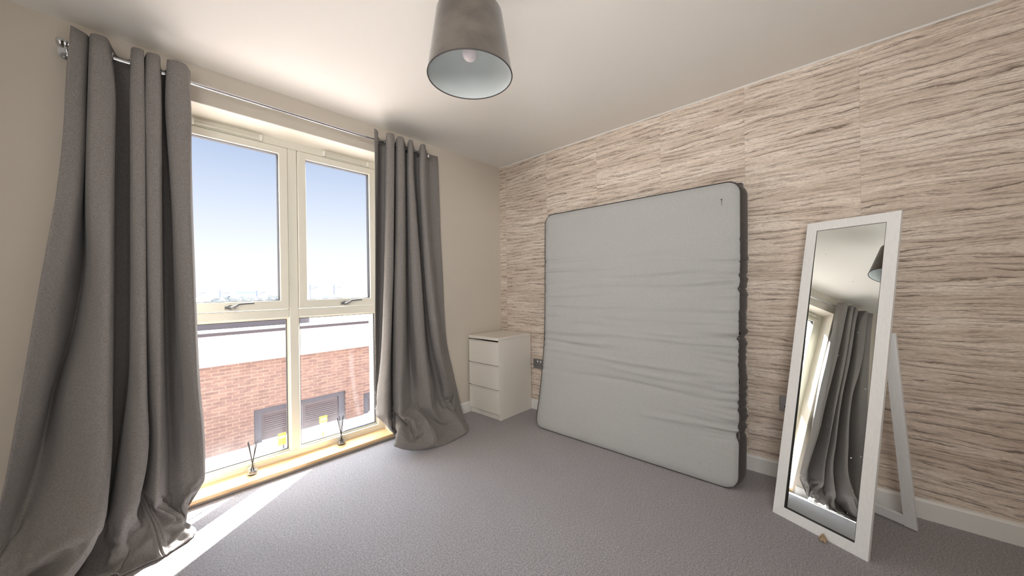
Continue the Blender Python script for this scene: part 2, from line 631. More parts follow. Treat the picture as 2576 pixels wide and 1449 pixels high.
def skirting(name, x0, x1, y0, y1, label):
    b = B()
    if x1 - x0 > y1 - y0:   # runs along x, face towards -y
        prof = [(y1, 0), (y0, 0), (y0, 0.084), (y0 + 0.005, 0.092), (y1, 0.096)]
        ends = [[b.verts.new((x, p_[0], p_[1])) for p_ in prof] for x in (x0, x1)]
    else:
        prof = [(x1, 0), (x0, 0), (x0, 0.084), (x0 + 0.005, 0.092), (x1, 0.096)]
        ends = [[b.verts.new((p_[0], y, p_[1])) for p_ in prof] for y in (y0, y1)]
    n_ = len(prof)
    for i in range(n_):
        b.faces.new([ends[0][i], ends[0][(i + 1) % n_], ends[1][(i + 1) % n_], ends[1][i]])
    b.faces.new(ends[0]); b.faces.new(ends[1][::-1])
    return struct(name, b, M['trim'], label, 'skirting board')


skirting('baseboard_left', LEFTX, XL - 0.02, WALLY - 0.015, WALLY, 'white skirting board left of the window, behind the long curtain')
skirting('baseboard_far', XR + 0.02, WALLX, WALLY - 0.015, WALLY, 'white skirting board between the window and the corner')
skirting('baseboard_right', WALLX - 0.015, WALLX, BACKY, WALLY - 0.015, 'white skirting board along the stone-effect wallpaper')

b = B(); hexa(b, [(WALLX - 0.004, BACKY, CEIL - 0.004), (WALLX, BACKY, CEIL - 0.007), (WALLX, WALLY, CEIL - 0.007), (WALLX - 0.004, WALLY, CEIL - 0.004),
         (WALLX - 0.006, BACKY, CEIL), (WALLX, BACKY, CEIL), (WALLX, WALLY, CEIL), (WALLX - 0.006, WALLY, CEIL)])
struct('trim_3', b, M['trim'], 'thin white bead of filler where the wallpaper meets the ceiling', 'ceiling bead')
# the outside of this building: storeys above, below and to the sides
b = B()
for x0_, x1_, z0_, z1_ in ((-24, RX0, -2.4, 13), (WALLX + 0.15, 30, -2.4, 13), (RX0, WALLX + 0.15, CEIL + 0.15, 13), (RX0, WALLX + 0.15, -2.4, -0.12)):
    box(b, x0_, x1_, WALLY + 0.05, WALLY + 0.40, z0_, z1_)
struct('wall_outer', b, M['brick'], 'outer brick face of this building around the window', 'wall')

# reveal linings: head slopes down towards the frame
b = B()
hexa(b, [(XL, WALLY + 0.001, 2.196), (XR, WALLY + 0.001, 2.196), (XR, FY + 0.07, 2.150), (XL, FY + 0.07, 2.150),
         (XL, WALLY + 0.001, 2.2), (XR, WALLY + 0.001, 2.2), (XR, FY + 0.07, 2.2), (XL, FY + 0.07, 2.2)])
hexa(b, [(XL, WALLY + 0.001, 0.012), (XL + 0.006, WALLY + 0.001, 0.012), (XL + 0.006, FY + 0.07, 0.012), (XL, FY + 0.07, 0.012),
         (XL, WALLY + 0.001, 2.2), (XL + 0.006, WALLY + 0.001, 2.2), (XL + 0.006, FY + 0.07, 2.2), (XL, FY + 0.07, 2.2)])
hexa(b, [(XR - 0.006, WALLY + 0.001, 0.012), (XR, WALLY + 0.001, 0.012), (XR, FY + 0.07, 0.012), (XR - 0.006, FY + 0.07, 0.012),
         (XR - 0.006, WALLY + 0.001, 2.2), (XR, WALLY + 0.001, 2.2), (XR, FY + 0.07, 2.2), (XR - 0.006, FY + 0.07, 2.2)])
struct('trim_1', b, M['reveal'], 'cream painted reveal around the inside of the window', 'window reveal')
b = B(); box(b, XL + 0.006, XR - 0.006, WALLY - 0.018, FY + 0.01, 0.016, 0.038)
struct('trim_2', b, M['pine'], 'low varnished pine sill at the foot of the window', 'window sill', bevel=0.006, seg=3)

# ------------------------------------------------------------------ the window
win = thing('window_1', 'cream framed window with two opening sashes above two fixed panes', 'window', ((XL + XR) / 2, FY, 0.04), kind='structure')
wo = Vector(win.location)
MU0, MU1 = 0.742, 0.797
ZT0, ZT1 = 0.979, 1.034
ZH = 2.115


def wbox(bm, x0, x1, y0, y1, z0, z1, mi=0):
    box(bm, x0 - wo.x, x1 - wo.x, y0 - wo.y, y1 - wo.y, z0 - wo.z, z1 - wo.z, mi)


def picture_frame(bm, x0, x1, z0, z1, w, y0, y1):
    """mitred rectangular frame of bar width w (w may be l, r, b, t)"""
    l, r, bt_, tp = w if isinstance(w, tuple) else (w,) * 4
    O = [(x0, z0), (x1, z0), (x1, z1), (x0, z1)]
    I = [(x0 + l, z0 + bt_), (x1 - r, z0 + bt_), (x1 - r, z1 - tp), (x0 + l, z1 - tp)]
    V = []
    for pts in (O, I):
        for y in (y0, y1):
            V.append([bm.verts.new((a - wo.x, y - wo.y, c - wo.z)) for a, c in pts])
    Of, Ob, If, Ib = V
    for i in range(4):
        j = (i + 1) % 4
        bm.faces.new([Of[i], Of[j], If[j], If[i]])
        bm.faces.new([Ob[j], Ob[i], Ib[i], Ib[j]])
        bm.faces.new([Ob[i], Ob[j], Of[j], Of[i]])
        bm.faces.new([If[i], If[j], Ib[j], Ib[i]])


b = B()
picture_frame(b, XL, XR, 0.03, 2.20, (0.055, 0.055, 0.052, 0.085), FY, FY + 0.07)
wbox(b, MU0, MU1, FY + 0.0005, FY + 0.0695, 0.082, ZH)
wbox(b, XL + 0.055, MU0, FY + 0.001, FY + 0.069, ZT0, ZT1)
wbox(b, MU1, XR - 0.055, FY + 0.001, FY + 0.069, ZT0, ZT1)
obj('window_frame', b, M['frame'], win, bevel=0.004)
for x0, x1, lab in ((XL + 0.055, MU0, 'l'), (MU1, XR - 0.055, 'r')):
    b = B()
    picture_frame(b, x0 + 0.002, x1 - 0.002, ZT1 + 0.003, ZH - 0.003, (0.052, 0.050, 0.058, 0.046), FY - 0.006, FY + 0.055)
    sash = obj('sash', b, M['frame'], win, bevel=0.004)
    b = B()
    picture_frame(b, x0 + 0.052, x1 - 0.050, ZT1 + 0.060, ZH - 0.047, 0.005, FY + 0.010, FY + 0.045)
    obj('gasket', b, M['gasket'], sash)
    b = B()
    wbox(b, x0 + 0.054, x1 - 0.052, FY + 0.026, FY + 0.030, ZT1 + 0.062, ZH - 0.049)
    obj('glass_pane', b, M['glass'], sash)
    # handle: rosette, neck and cranked lever
    hx = 0.425 if lab == 'l' else 1.10
    b = B()
    tube(b, [(hx - wo.x, FY - 0.006 - wo.y, 1.062 - wo.z), (hx - wo.x, FY - 0.018 - wo.y, 1.062 - wo.z)], 0.014, 18)
    tube(b, [(hx + d_ - wo.x, FY - 0.010 - wo.y, 1.060 - wo.z) for d_ in (-0.026, 0.026)], [0.010, 0.010], 12)
    tube(b, [(hx - wo.x, FY - 0.016 - wo.y, 1.062 - wo.z), (hx + 0.004 - wo.x, FY - 0.040 - wo.y, 1.062 - wo.z),
             (hx + 0.020 - wo.x, FY - 0.046 - wo.y, 1.068 - wo.z), (hx + 0.036 - wo.x, FY - 0.048 - wo.y, 1.080 - wo.z),
             (hx + 0.075 - wo.x, FY - 0.050 - wo.y, 1.083 - wo.z), (hx + 0.112 - wo.x, FY - 0.050 - wo.y, 1.084 - wo.z)],
         [0.008, 0.008, 0.0075, 0.007, 0.0065, 0.0055], 12)
    obj('handle', b, M['lever'], sash, smooth=True, autos=50)
    # lower fixed light
    b = B()
    picture_frame(b, x0, x1, 0.082, ZT0, (0.010, 0.010, 0.012, 0.010), FY + 0.022, FY + 0.050)
    bead = obj('glazing_bead', b, M['frame'], win)
    b = B()
    picture_frame(b, x0 + 0.010, x1 - 0.010, 0.094, ZT0 - 0.010, 0.004, FY + 0.026, FY + 0.046)
    obj('gasket', b, M['gasket'], bead)
    b = B()
    wbox(b, x0 + 0.011, x1 - 0.011, FY + 0.034, FY + 0.038, 0.095, ZT0 - 0.011)
    obj('glass_pane', b, M['glass_dusty'], bead)
for x0, x1 in ((0.262, 0.592), (0.962, 1.288)):
    b = B()
    wbox(b, x0, x1, FY - 0.020, FY - 0.001, 2.124, 2.148)
    for k in range(3):
        wbox(b, x0 + 0.012, x1 - 0.012, FY - 0.024, FY - 0.020, 2.127 + k * 0.007, 2.130 + k * 0.007)
    v = obj('trickle_vent', b, M['frame'], win, bevel=0.0015)
    for xe in (x0 - 0.002, x1 - 0.008):
        b = B()
        wbox(b, xe, xe + 0.012, FY - 0.029, FY - 0.0005, 2.119, 2.151)
        obj('end_cap', b, M['plastic'], v, bevel=0.002)

# ------------------------------------------------------------------ curtain pole
RZ, RY = 2.255, 2.482
pole = thing('curtain_pole', 'thin chrome curtain pole with round end stops across the window', 'curtain pole', (0.78, RY, RZ))
b = B(); tube(b, [(-0.955, 0, 0), (0.905, 0, 0)], 0.0095, 16)
obj('rod', b, M['chrome'], pole, smooth=True, autos=50)
for x in (-0.962, 0.915):
    b = B()
    prof = [(0.0, -0.013), (0.011, -0.013), (0.019, -0.008), (0.0215, 0.0), (0.019, 0.008), (0.011, 0.013), (0.0, 0.013)]
    lathe(b, prof, 24)
    fin = obj('end_stop', b, M['chrome'], pole, smooth=True)
    fin.rotation_euler = (0, math.pi / 2, 0)
    fin.location = (x, 0, 0)
for x in (-0.948, 0.86):
    b = B()
    tube(b, [(x, 0.006, -0.002), (x, 0.070, -0.006)], 0.007, 12)
    tube(b, [(x, 0.074, -0.008), (x, 0.0898, -0.008)], 0.030, 24)
    torus(b, (x, 0, 0), (1, 0, 0), 0.0135, 0.0035, 20, 8, 1.8)
    obj('bracket', b, M['chrome'], pole, smooth=True, autos=40)

# ------------------------------------------------------------------ curtains (draped cloth, packed as deltas)
CLOTH = {
    'L': [  # rows from the hem up; x, y, z in mm
        [-370,2397,43,-379,2395,33,-377,2389,19,-376,2381,7,-367,2381,11,-365,2375,7,-356,2380,13,-357,2371,7,-348,2378,12,-335,2370,9,-328,2350,10,-322,2329,7,-317,2309,7,-312,2266,19,-295,2211,8,-258,2175,7,-232,2191,12,-213,2188,7,-190,2181,9,-183,2180,32,-209,2207,10,-239,2240,7,-226,2262,21,-208,2274,27,-199,2275,25,-190,2260,16,-180,2261,12,-174,2256,19,-166,2254,7,-152,2242,12,-143,2223,17,-124,2207,12,-107,2193,10,-85,2180,12,-57,2162,26,-34,2165,22,-28,2158,10,-5,2162,8,24,2166,9,53,2172,11,76,2175,7,94,2169,12,97,2175,7,105,2174,12,113,2182,7,128,2188,12,137,2198,7,167,2215,8,195,2231,10,202,2244,8,213,2252,11,216,2266,7,198,2267,7,182,2258,16,173,2249,15,154,2243,17,128,2261,18,118,2273,20,105,2284,18,100,2294,7,96,2298,12,95,2307,8,92,2307,19,90,2317,10,84,2339,9,81,2350,8],
        [-384,2382,50,-381,2373,39,-385,2369,27,-376,2363,26,-367,2366,31,-363,2360,27,-357,2360,29,-352,2355,27,-347,2361,31,-329,2360,30,-310,2353,23,-299,2334,15,-294,2314,13,-287,2270,22,-284,2217,22,-255,2177,24,-231,2172,19,-212,2165,16,-191,2156,9,-202,2166,22,-231,2197,18,-243,2239,29,-239,2279,18,-204,2293,17,-192,2284,26,-178,2280,26,-170,2284,20,-163,2278,26,-158,2278,8,-147,2262,17,-130,2243,23,-113,2228,10,-97,2215,14,-76,2201,22,-45,2181,23,-40,2181,14,-27,2183,7,-5,2187,10,23,2192,12,53,2195,8,77,2195,14,86,2184,29,92,2192,25,99,2189,31,104,2197,25,114,2207,20,127,2213,25,156,2231,23,186,2241,31,198,2251,33,207,2261,32,213,2282,23,193,2275,19,177,2276,18,164,2269,25,149,2258,35,144,2276,10,132,2287,7,126,2296,17,123,2304,11,118,2306,19,116,2312,15,113,2319,25,107,2331,21,108,2346,9,105,2356,10],
        [-386,2360,56,-392,2352,44,-380,2344,35,-372,2348,46,-366,2343,41,-360,2345,48,-355,2342,47,-350,2338,44,-345,2344,50,-327,2345,50,-306,2339,44,-286,2332,36,-274,2315,29,-262,2274,19,-259,2216,18,-257,2165,37,-226,2160,22,-219,2145,12,-198,2135,19,-221,2157,35,-224,2198,38,-220,2242,29,-225,2286,37,-202,2316,24,-186,2299,45,-166,2300,37,-159,2306,28,-150,2298,32,-146,2299,16,-136,2282,28,-120,2266,17,-100,2250,9,-82,2235,9,-62,2219,11,-34,2200,26,-26,2203,14,-29,2210,8,-4,2212,9,24,2217,10,53,2218,18,74,2212,33,83,2202,48,89,2211,42,96,2207,49,100,2213,43,112,2219,40,114,2231,34,147,2242,43,176,2255,50,182,2268,44,197,2275,50,199,2296,39,186,2287,39,165,2278,35,154,2289,38,140,2278,47,145,2289,23,150,2295,16,147,2309,16,139,2312,27,137,2321,21,133,2320,32,130,2330,28,127,2335,33,117,2347,23,120,2358,23],
        [-394,2339,54,-378,2338,60,-383,2323,49,-373,2326,57,-360,2322,55,-363,2327,66,-355,2326,68,-350,2321,63,-343,2325,67,-326,2325,65,-303,2324,63,-281,2321,59,-264,2311,51,-248,2272,39,-251,2215,39,-234,2165,35,-227,2138,27,-221,2126,30,-207,2131,36,-201,2162,41,-199,2201,42,-201,2245,45,-205,2290,53,-198,2330,44,-173,2315,58,-156,2322,47,-147,2323,37,-137,2318,37,-135,2319,27,-126,2303,29,-106,2287,21,-86,2270,14,-68,2256,12,-50,2239,18,-23,2221,33,-21,2227,20,-28,2234,15,-4,2235,19,24,2239,23,50,2236,36,72,2231,50,80,2220,65,86,2228,60,93,2223,67,97,2231,61,106,2231,62,116,2240,57,139,2265,46,165,2270,65,173,2282,60,184,2294,61,183,2299,54,168,2300,48,160,2281,58,141,2288,57,126,2300,48,155,2299,38,167,2303,30,167,2317,25,159,2325,28,155,2328,34,150,2329,35,143,2327,43,144,2346,40,134,2358,37,142,2354,30],
        [-396,2316,65,-384,2319,77,-382,2305,67,-371,2310,76,-362,2302,70,-361,2305,80,-353,2306,83,-347,2301,79,-341,2305,83,-324,2304,79,-303,2300,72,-280,2300,72,-258,2301,73,-232,2270,58,-230,2214,52,-236,2161,59,-225,2132,47,-208,2133,46,-191,2136,46,-179,2164,40,-177,2205,44,-179,2250,52,-180,2294,58,-185,2333,66,-163,2336,70,-148,2342,53,-140,2336,56,-142,2327,61,-129,2333,48,-113,2317,45,-93,2304,33,-72,2290,24,-64,2272,26,-59,2248,35,-21,2244,36,-10,2248,29,-23,2250,33,-4,2260,27,20,2255,42,45,2250,56,68,2246,69,78,2238,82,83,2246,78,90,2243,84,95,2249,78,102,2248,80,107,2258,72,131,2276,67,162,2274,79,171,2287,80,172,2302,77,178,2310,73,154,2312,65,146,2293,75,145,2301,69,134,2317,65,159,2315,56,171,2321,48,181,2324,45,172,2336,47,162,2333,55,159,2347,50,149,2347,58,141,2351,63,153,2366,52,160,2360,46],
        [-391,2294,77,-385,2299,92,-379,2287,86,-369,2291,93,-363,2287,91,-356,2281,89,-352,2286,98,-346,2281,92,-340,2285,98,-323,2283,94,-303,2278,84,-279,2277,81,-258,2280,86,-220,2267,80,-211,2213,70,-214,2160,69,-207,2129,66,-200,2148,65,-176,2142,64,-160,2167,57,-158,2208,62,-159,2252,68,-169,2293,78,-169,2334,83,-150,2356,76,-135,2356,71,-127,2345,75,-132,2341,80,-119,2344,67,-100,2336,56,-79,2320,48,-60,2301,43,-47,2282,43,-54,2261,56,-31,2246,51,-6,2245,51,-5,2261,47,-3,2270,50,23,2278,52,48,2273,66,66,2265,84,74,2256,100,79,2264,95,86,2260,101,90,2267,96,97,2266,98,102,2275,89,121,2281,89,144,2290,85,156,2300,81,166,2310,90,169,2323,93,145,2324,86,131,2306,89,128,2319,74,144,2329,81,162,2328,76,174,2320,71,187,2326,69,185,2342,67,172,2343,73,173,2351,71,163,2354,77,151,2358,84,167,2364,72,176,2365,65],
        [-394,2286,98,-380,2277,100,-371,2284,110,-370,2269,105,-360,2274,112,-357,2263,106,-349,2263,108,-344,2260,106,-334,2264,107,-320,2265,111,-299,2260,102,-279,2254,91,-258,2258,99,-215,2259,103,-194,2212,89,-195,2159,87,-188,2130,83,-186,2149,87,-164,2154,82,-144,2170,78,-141,2211,81,-152,2252,92,-154,2295,97,-151,2334,97,-138,2350,96,-124,2365,92,-115,2356,96,-120,2350,101,-108,2355,88,-89,2345,77,-67,2332,67,-49,2312,63,-38,2292,64,-53,2271,72,-30,2243,67,-8,2248,70,-2,2263,73,-4,2281,73,22,2291,74,49,2294,80,60,2283,101,69,2273,117,74,2282,113,80,2278,119,84,2284,113,92,2284,115,96,2293,106,117,2304,96,148,2296,103,143,2307,99,150,2309,109,154,2329,112,134,2322,107,120,2328,91,132,2336,91,136,2349,81,166,2335,89,180,2336,89,181,2326,92,193,2338,91,184,2344,95,186,2352,92,177,2357,97,165,2362,104,181,2371,91,190,2370,85],
        [-390,2283,122,-384,2268,123,-374,2270,131,-366,2261,130,-361,2252,125,-353,2258,130,-348,2255,132,-341,2248,129,-331,2250,124,-324,2248,118,-304,2239,111,-280,2234,107,-257,2235,110,-216,2243,123,-179,2211,109,-178,2159,107,-169,2131,101,-169,2148,107,-151,2159,104,-129,2174,99,-130,2214,104,-143,2254,115,-132,2296,109,-130,2337,111,-125,2353,119,-112,2374,113,-103,2365,117,-109,2358,122,-97,2365,109,-78,2358,95,-66,2337,89,-53,2313,88,-45,2294,88,-37,2268,91,-26,2247,92,-10,2251,95,-11,2265,96,-1,2284,98,22,2298,99,46,2300,104,61,2303,117,63,2291,134,68,2300,130,74,2296,136,78,2302,130,86,2302,131,91,2310,123,114,2320,111,132,2296,122,130,2310,121,132,2316,125,143,2337,126,121,2336,122,117,2348,107,134,2350,111,138,2366,99,161,2345,110,173,2348,109,172,2333,114,186,2338,115,197,2341,115,186,2352,117,193,2358,116,182,2366,123,195,2376,111,204,2374,105],
        [-395,2265,138,-380,2268,147,-377,2257,148,-366,2248,147,-357,2239,147,-349,2246,152,-341,2247,149,-336,2243,151,-329,2252,146,-313,2257,138,-295,2243,130,-277,2227,128,-259,2216,127,-216,2220,135,-168,2209,133,-162,2159,127,-152,2132,121,-151,2149,127,-138,2162,127,-115,2178,121,-124,2215,130,-122,2257,130,-114,2300,128,-113,2340,131,-118,2362,142,-102,2379,137,-90,2375,138,-97,2365,144,-85,2374,130,-66,2366,117,-65,2339,115,-55,2315,114,-42,2297,113,-45,2271,116,-25,2249,117,-5,2253,118,-10,2266,122,6,2282,122,31,2293,119,35,2317,117,49,2318,133,56,2310,151,60,2318,146,68,2316,152,69,2320,146,79,2319,148,83,2328,139,105,2321,134,116,2297,141,111,2308,137,114,2327,137,128,2336,145,112,2356,134,115,2364,126,128,2369,127,142,2381,119,171,2362,125,172,2354,134,174,2345,136,182,2334,139,186,2346,137,200,2352,137,203,2361,136,199,2369,140,209,2381,131,218,2378,125],
        [-398,2261,162,-386,2257,165,-370,2251,170,-355,2250,168,-348,2255,164,-341,2252,171,-334,2257,169,-328,2263,166,-320,2251,170,-303,2251,161,-281,2254,150,-270,2232,151,-257,2213,152,-218,2199,150,-166,2204,158,-149,2160,150,-135,2132,141,-133,2151,146,-123,2164,148,-102,2183,143,-114,2220,153,-103,2262,148,-97,2305,146,-97,2342,152,-101,2366,161,-94,2387,158,-79,2383,159,-84,2372,166,-71,2376,150,-55,2370,140,-61,2343,139,-59,2316,139,-43,2299,138,-34,2274,139,-23,2239,140,-7,2254,142,4,2265,143,15,2281,145,30,2298,144,26,2327,139,43,2337,150,49,2328,168,54,2336,164,61,2333,170,63,2338,163,70,2337,164,78,2345,157,90,2321,152,99,2300,160,95,2313,154,107,2326,158,118,2341,162,97,2356,151,114,2373,149,131,2378,148,143,2393,142,172,2373,145,185,2367,146,184,2355,155,185,2341,162,198,2338,157,203,2349,161,210,2362,160,221,2370,151,222,2382,152,232,2381,146],
        [-383,2248,178,-373,2257,177,-363,2272,180,-349,2269,184,-343,2275,182,-335,2269,190,-326,2275,186,-321,2271,191,-313,2272,184,-299,2266,179,-277,2258,175,-262,2238,172,-245,2223,170,-220,2189,174,-169,2189,180,-139,2159,172,-119,2133,163,-119,2149,169,-107,2165,170,-92,2189,167,-98,2227,174,-86,2268,168,-81,2310,166,-83,2349,170,-98,2372,186,-89,2388,181,-78,2394,179,-74,2385,185,-65,2394,168,-53,2375,165,-59,2347,165,-60,2320,164,-46,2301,164,-37,2276,164,-20,2239,165,0,2251,166,10,2263,168,25,2276,165,19,2303,164,24,2334,164,38,2355,168,43,2346,186,49,2354,183,55,2350,188,58,2355,181,67,2359,176,80,2353,180,78,2322,174,83,2311,171,90,2317,177,104,2323,179,104,2344,182,95,2363,174,113,2383,167,134,2390,171,145,2404,165,174,2384,166,182,2373,169,194,2366,171,202,2354,175,205,2343,181,219,2343,176,229,2351,171,236,2365,170,236,2381,173,245,2385,167],
        [-369,2240,198,-355,2254,195,-354,2271,203,-345,2284,203,-334,2293,199,-324,2289,204,-319,2294,202,-310,2290,207,-305,2292,201,-288,2283,195,-269,2268,193,-254,2248,195,-236,2232,192,-208,2203,193,-172,2166,193,-124,2162,193,-108,2134,186,-103,2151,191,-90,2166,191,-83,2196,191,-78,2233,190,-76,2276,191,-71,2318,189,-70,2359,190,-83,2383,204,-83,2404,199,-72,2411,199,-70,2402,205,-57,2407,189,-60,2381,189,-61,2353,190,-59,2325,190,-51,2302,189,-36,2278,189,-15,2242,190,5,2254,191,21,2254,188,19,2279,189,22,2309,189,27,2340,189,30,2369,189,37,2364,204,43,2373,202,50,2368,207,53,2372,199,70,2369,195,75,2356,200,78,2317,198,82,2296,190,93,2305,195,104,2317,204,93,2337,198,114,2358,190,124,2385,190,128,2407,190,147,2413,189,174,2388,191,188,2385,189,195,2373,193,201,2360,196,209,2349,196,223,2353,196,236,2344,193,247,2356,191,252,2375,191,255,2387,190],
        [-350,2235,214,-343,2254,216,-332,2272,217,-333,2288,220,-322,2297,221,-315,2302,225,-310,2313,221,-303,2309,226,-294,2309,220,-278,2298,216,-261,2281,215,-244,2262,214,-226,2247,213,-199,2215,215,-167,2175,219,-127,2147,215,-96,2136,212,-85,2153,211,-74,2171,213,-72,2203,214,-71,2243,214,-67,2285,214,-67,2328,214,-65,2368,214,-68,2401,216,-76,2420,220,-67,2429,218,-64,2418,224,-53,2414,214,-58,2388,214,-56,2359,214,-52,2331,214,-50,2307,214,-37,2281,214,-10,2247,215,16,2247,214,23,2260,214,24,2285,214,28,2316,214,27,2348,215,28,2378,214,35,2382,225,39,2392,220,45,2387,225,50,2389,218,62,2373,218,63,2357,216,73,2320,214,83,2286,214,97,2291,216,95,2310,219,112,2332,214,117,2363,214,122,2392,214,130,2413,214,147,2422,213,177,2397,214,186,2386,214,199,2379,214,211,2371,214,220,2360,214,228,2338,216,243,2346,217,255,2349,213,260,2374,214,261,2386,214],
        [-347,2237,238,-338,2257,239,-329,2277,240,-315,2289,240,-311,2304,241,-308,2320,241,-304,2328,242,-293,2332,240,-285,2323,242,-270,2311,239,-254,2292,239,-238,2272,239,-223,2255,239,-193,2226,239,-157,2189,239,-122,2156,240,-92,2145,238,-79,2160,237,-70,2181,238,-67,2214,239,-65,2253,239,-64,2296,239,-64,2339,239,-65,2378,239,-67,2411,239,-67,2433,241,-62,2445,239,-58,2435,244,-55,2422,239,-54,2396,239,-53,2367,239,-50,2338,239,-46,2314,239,-33,2287,239,-4,2253,239,20,2250,239,31,2264,238,31,2291,239,33,2323,239,34,2357,239,34,2387,239,36,2401,245,39,2412,240,45,2406,243,53,2394,243,50,2375,240,55,2359,239,69,2321,239,84,2285,239,97,2290,238,104,2309,239,111,2338,239,117,2370,239,124,2400,239,131,2422,239,147,2429,239,173,2398,239,186,2390,239,197,2382,239,209,2374,239,220,2365,239,234,2343,239,246,2334,238,257,2348,239,261,2373,239,264,2385,239],
        [-343,2240,264,-332,2260,264,-321,2281,264,-316,2299,265,-307,2314,265,-305,2331,264,-295,2339,266,-287,2348,262,-278,2336,265,-263,2323,264,-248,2304,264,-232,2284,264,-216,2267,264,-188,2238,264,-152,2201,264,-117,2169,264,-88,2157,264,-74,2170,263,-67,2193,263,-64,2226,264,-62,2265,264,-62,2308,264,-62,2351,264,-63,2390,264,-63,2423,264,-60,2445,264,-59,2457,264,-49,2450,263,-51,2430,264,-51,2404,264,-50,2374,264,-47,2346,264,-43,2321,264,-30,2293,264,1,2258,264,27,2253,264,33,2269,263,36,2297,264,38,2331,264,39,2366,264,39,2397,264,37,2418,265,41,2428,264,49,2422,263,50,2404,264,52,2382,264,57,2364,264,70,2324,264,86,2288,264,98,2294,264,105,2314,264,112,2344,264,119,2377,264,125,2408,264,132,2430,264,147,2437,264,173,2403,264,185,2394,264,196,2386,264,207,2378,264,218,2368,264,234,2345,264,247,2331,264,256,2346,263,261,2373,264,264,2385,264],
        [-338,2242,289,-327,2265,289,-317,2287,289,-308,2306,289,-303,2323,289,-298,2341,289,-290,2352,290,-282,2359,288,-271,2349,289,-258,2335,289,-243,2316,289,-227,2296,289,-211,2279,289,-182,2250,289,-148,2213,289,-114,2182,289,-85,2169,289,-71,2182,288,-65,2205,289,-61,2238,289,-60,2277,289,-60,2320,289,-60,2362,289,-61,2402,289,-61,2434,289,-59,2457,289,-55,2468,289,-46,2459,288,-48,2439,289,-47,2412,289,-46,2382,289,-44,2353,289,-39,2328,289,-26,2299,289,6,2262,289,33,2257,289,38,2275,288,41,2303,289,42,2338,289,43,2375,289,42,2407,289,42,2429,290,46,2441,289,52,2433,288,52,2413,289,54,2388,289,59,2369,289,72,2327,289,87,2292,289,99,2297,288,106,2318,289,113,2349,289,120,2384,289,126,2416,289,133,2439,289,148,2446,288,174,2408,289,184,2398,289,195,2390,289,206,2382,289,216,2372,289,233,2346,289,247,2330,289,255,2345,289,261,2372,289,264,2385,289],
        [-333,2246,314,-322,2270,314,-311,2293,314,-303,2313,314,-298,2332,314,-293,2350,314,-286,2363,314,-276,2370,313,-265,2361,314,-252,2347,314,-237,2327,314,-221,2307,314,-205,2290,314,-177,2262,314,-144,2225,314,-110,2194,314,-83,2182,314,-68,2195,314,-63,2218,314,-59,2250,314,-58,2290,314,-58,2332,314,-58,2374,314,-58,2413,314,-59,2446,314,-57,2468,314,-51,2477,314,-44,2467,313,-44,2447,314,-44,2420,314,-43,2390,314,-40,2361,314,-36,2336,314,-23,2306,314,10,2267,314,38,2261,314,43,2280,313,46,2309,314,47,2346,314,47,2384,314,47,2418,314,46,2441,315,52,2452,313,54,2441,313,55,2421,314,57,2395,314,60,2373,314,73,2331,314,89,2295,314,101,2301,313,107,2323,314,114,2355,314,120,2391,314,127,2424,314,133,2448,314,149,2454,313,174,2412,314,184,2403,314,194,2394,314,205,2386,314,215,2376,314,232,2347,314,246,2328,314,255,2344,314,261,2372,314,265,2385,314],
        [-328,2249,339,-317,2274,339,-306,2299,339,-297,2320,339,-292,2340,339,-287,2359,339,-281,2374,339,-271,2380,338,-259,2373,339,-246,2358,339,-231,2339,339,-216,2319,339,-200,2302,339,-173,2273,339,-140,2237,339,-107,2206,339,-80,2194,339,-67,2207,339,-61,2230,339,-58,2262,339,-56,2301,339,-56,2343,339,-56,2385,339,-56,2424,339,-57,2456,339,-55,2478,339,-47,2486,338,-40,2475,339,-41,2454,339,-40,2427,339,-39,2397,339,-37,2368,339,-33,2342,339,-19,2311,339,14,2271,339,42,2266,339,48,2284,338,50,2315,339,51,2353,339,51,2393,339,50,2428,339,49,2453,340,55,2463,338,57,2450,339,57,2428,339,59,2401,339,62,2378,339,74,2334,339,90,2298,339,102,2304,338,108,2327,339,115,2360,339,121,2397,339,128,2431,339,134,2456,339,149,2462,338,174,2416,339,183,2407,339,194,2398,339,203,2389,339,213,2379,339,230,2347,339,246,2327,339,255,2343,339,261,2372,339,265,2385,339],
        [-324,2251,364,-312,2278,364,-301,2304,364,-292,2326,364,-287,2347,364,-282,2368,364,-276,2384,364,-266,2391,363,-254,2384,364,-241,2369,364,-226,2350,364,-211,2329,364,-195,2312,364,-168,2284,364,-136,2248,364,-104,2217,364,-78,2205,364,-64,2218,363,-59,2241,364,-56,2273,364,-54,2312,364,-54,2354,364,-54,2396,364,-55,2434,364,-55,2466,364,-54,2488,364,-44,2495,363,-37,2483,363,-37,2462,364,-37,2434,364,-36,2404,364,-34,2374,364,-30,2348,364,-16,2317,364,18,2275,364,46,2270,364,52,2289,363,54,2321,364,55,2360,364,53,2400,364,53,2438,363,53,2463,364,58,2473,363,59,2458,364,60,2434,363,61,2406,363,64,2381,364,75,2337,364,91,2301,364,103,2308,363,109,2331,364,115,2365,364,122,2403,364,129,2438,364,135,2463,364,150,2469,363,174,2420,364,183,2410,364,193,2401,364,202,2392,364,211,2382,364,229,2348,364,245,2326,364,254,2342,364,261,2371,364,265,2385,364],
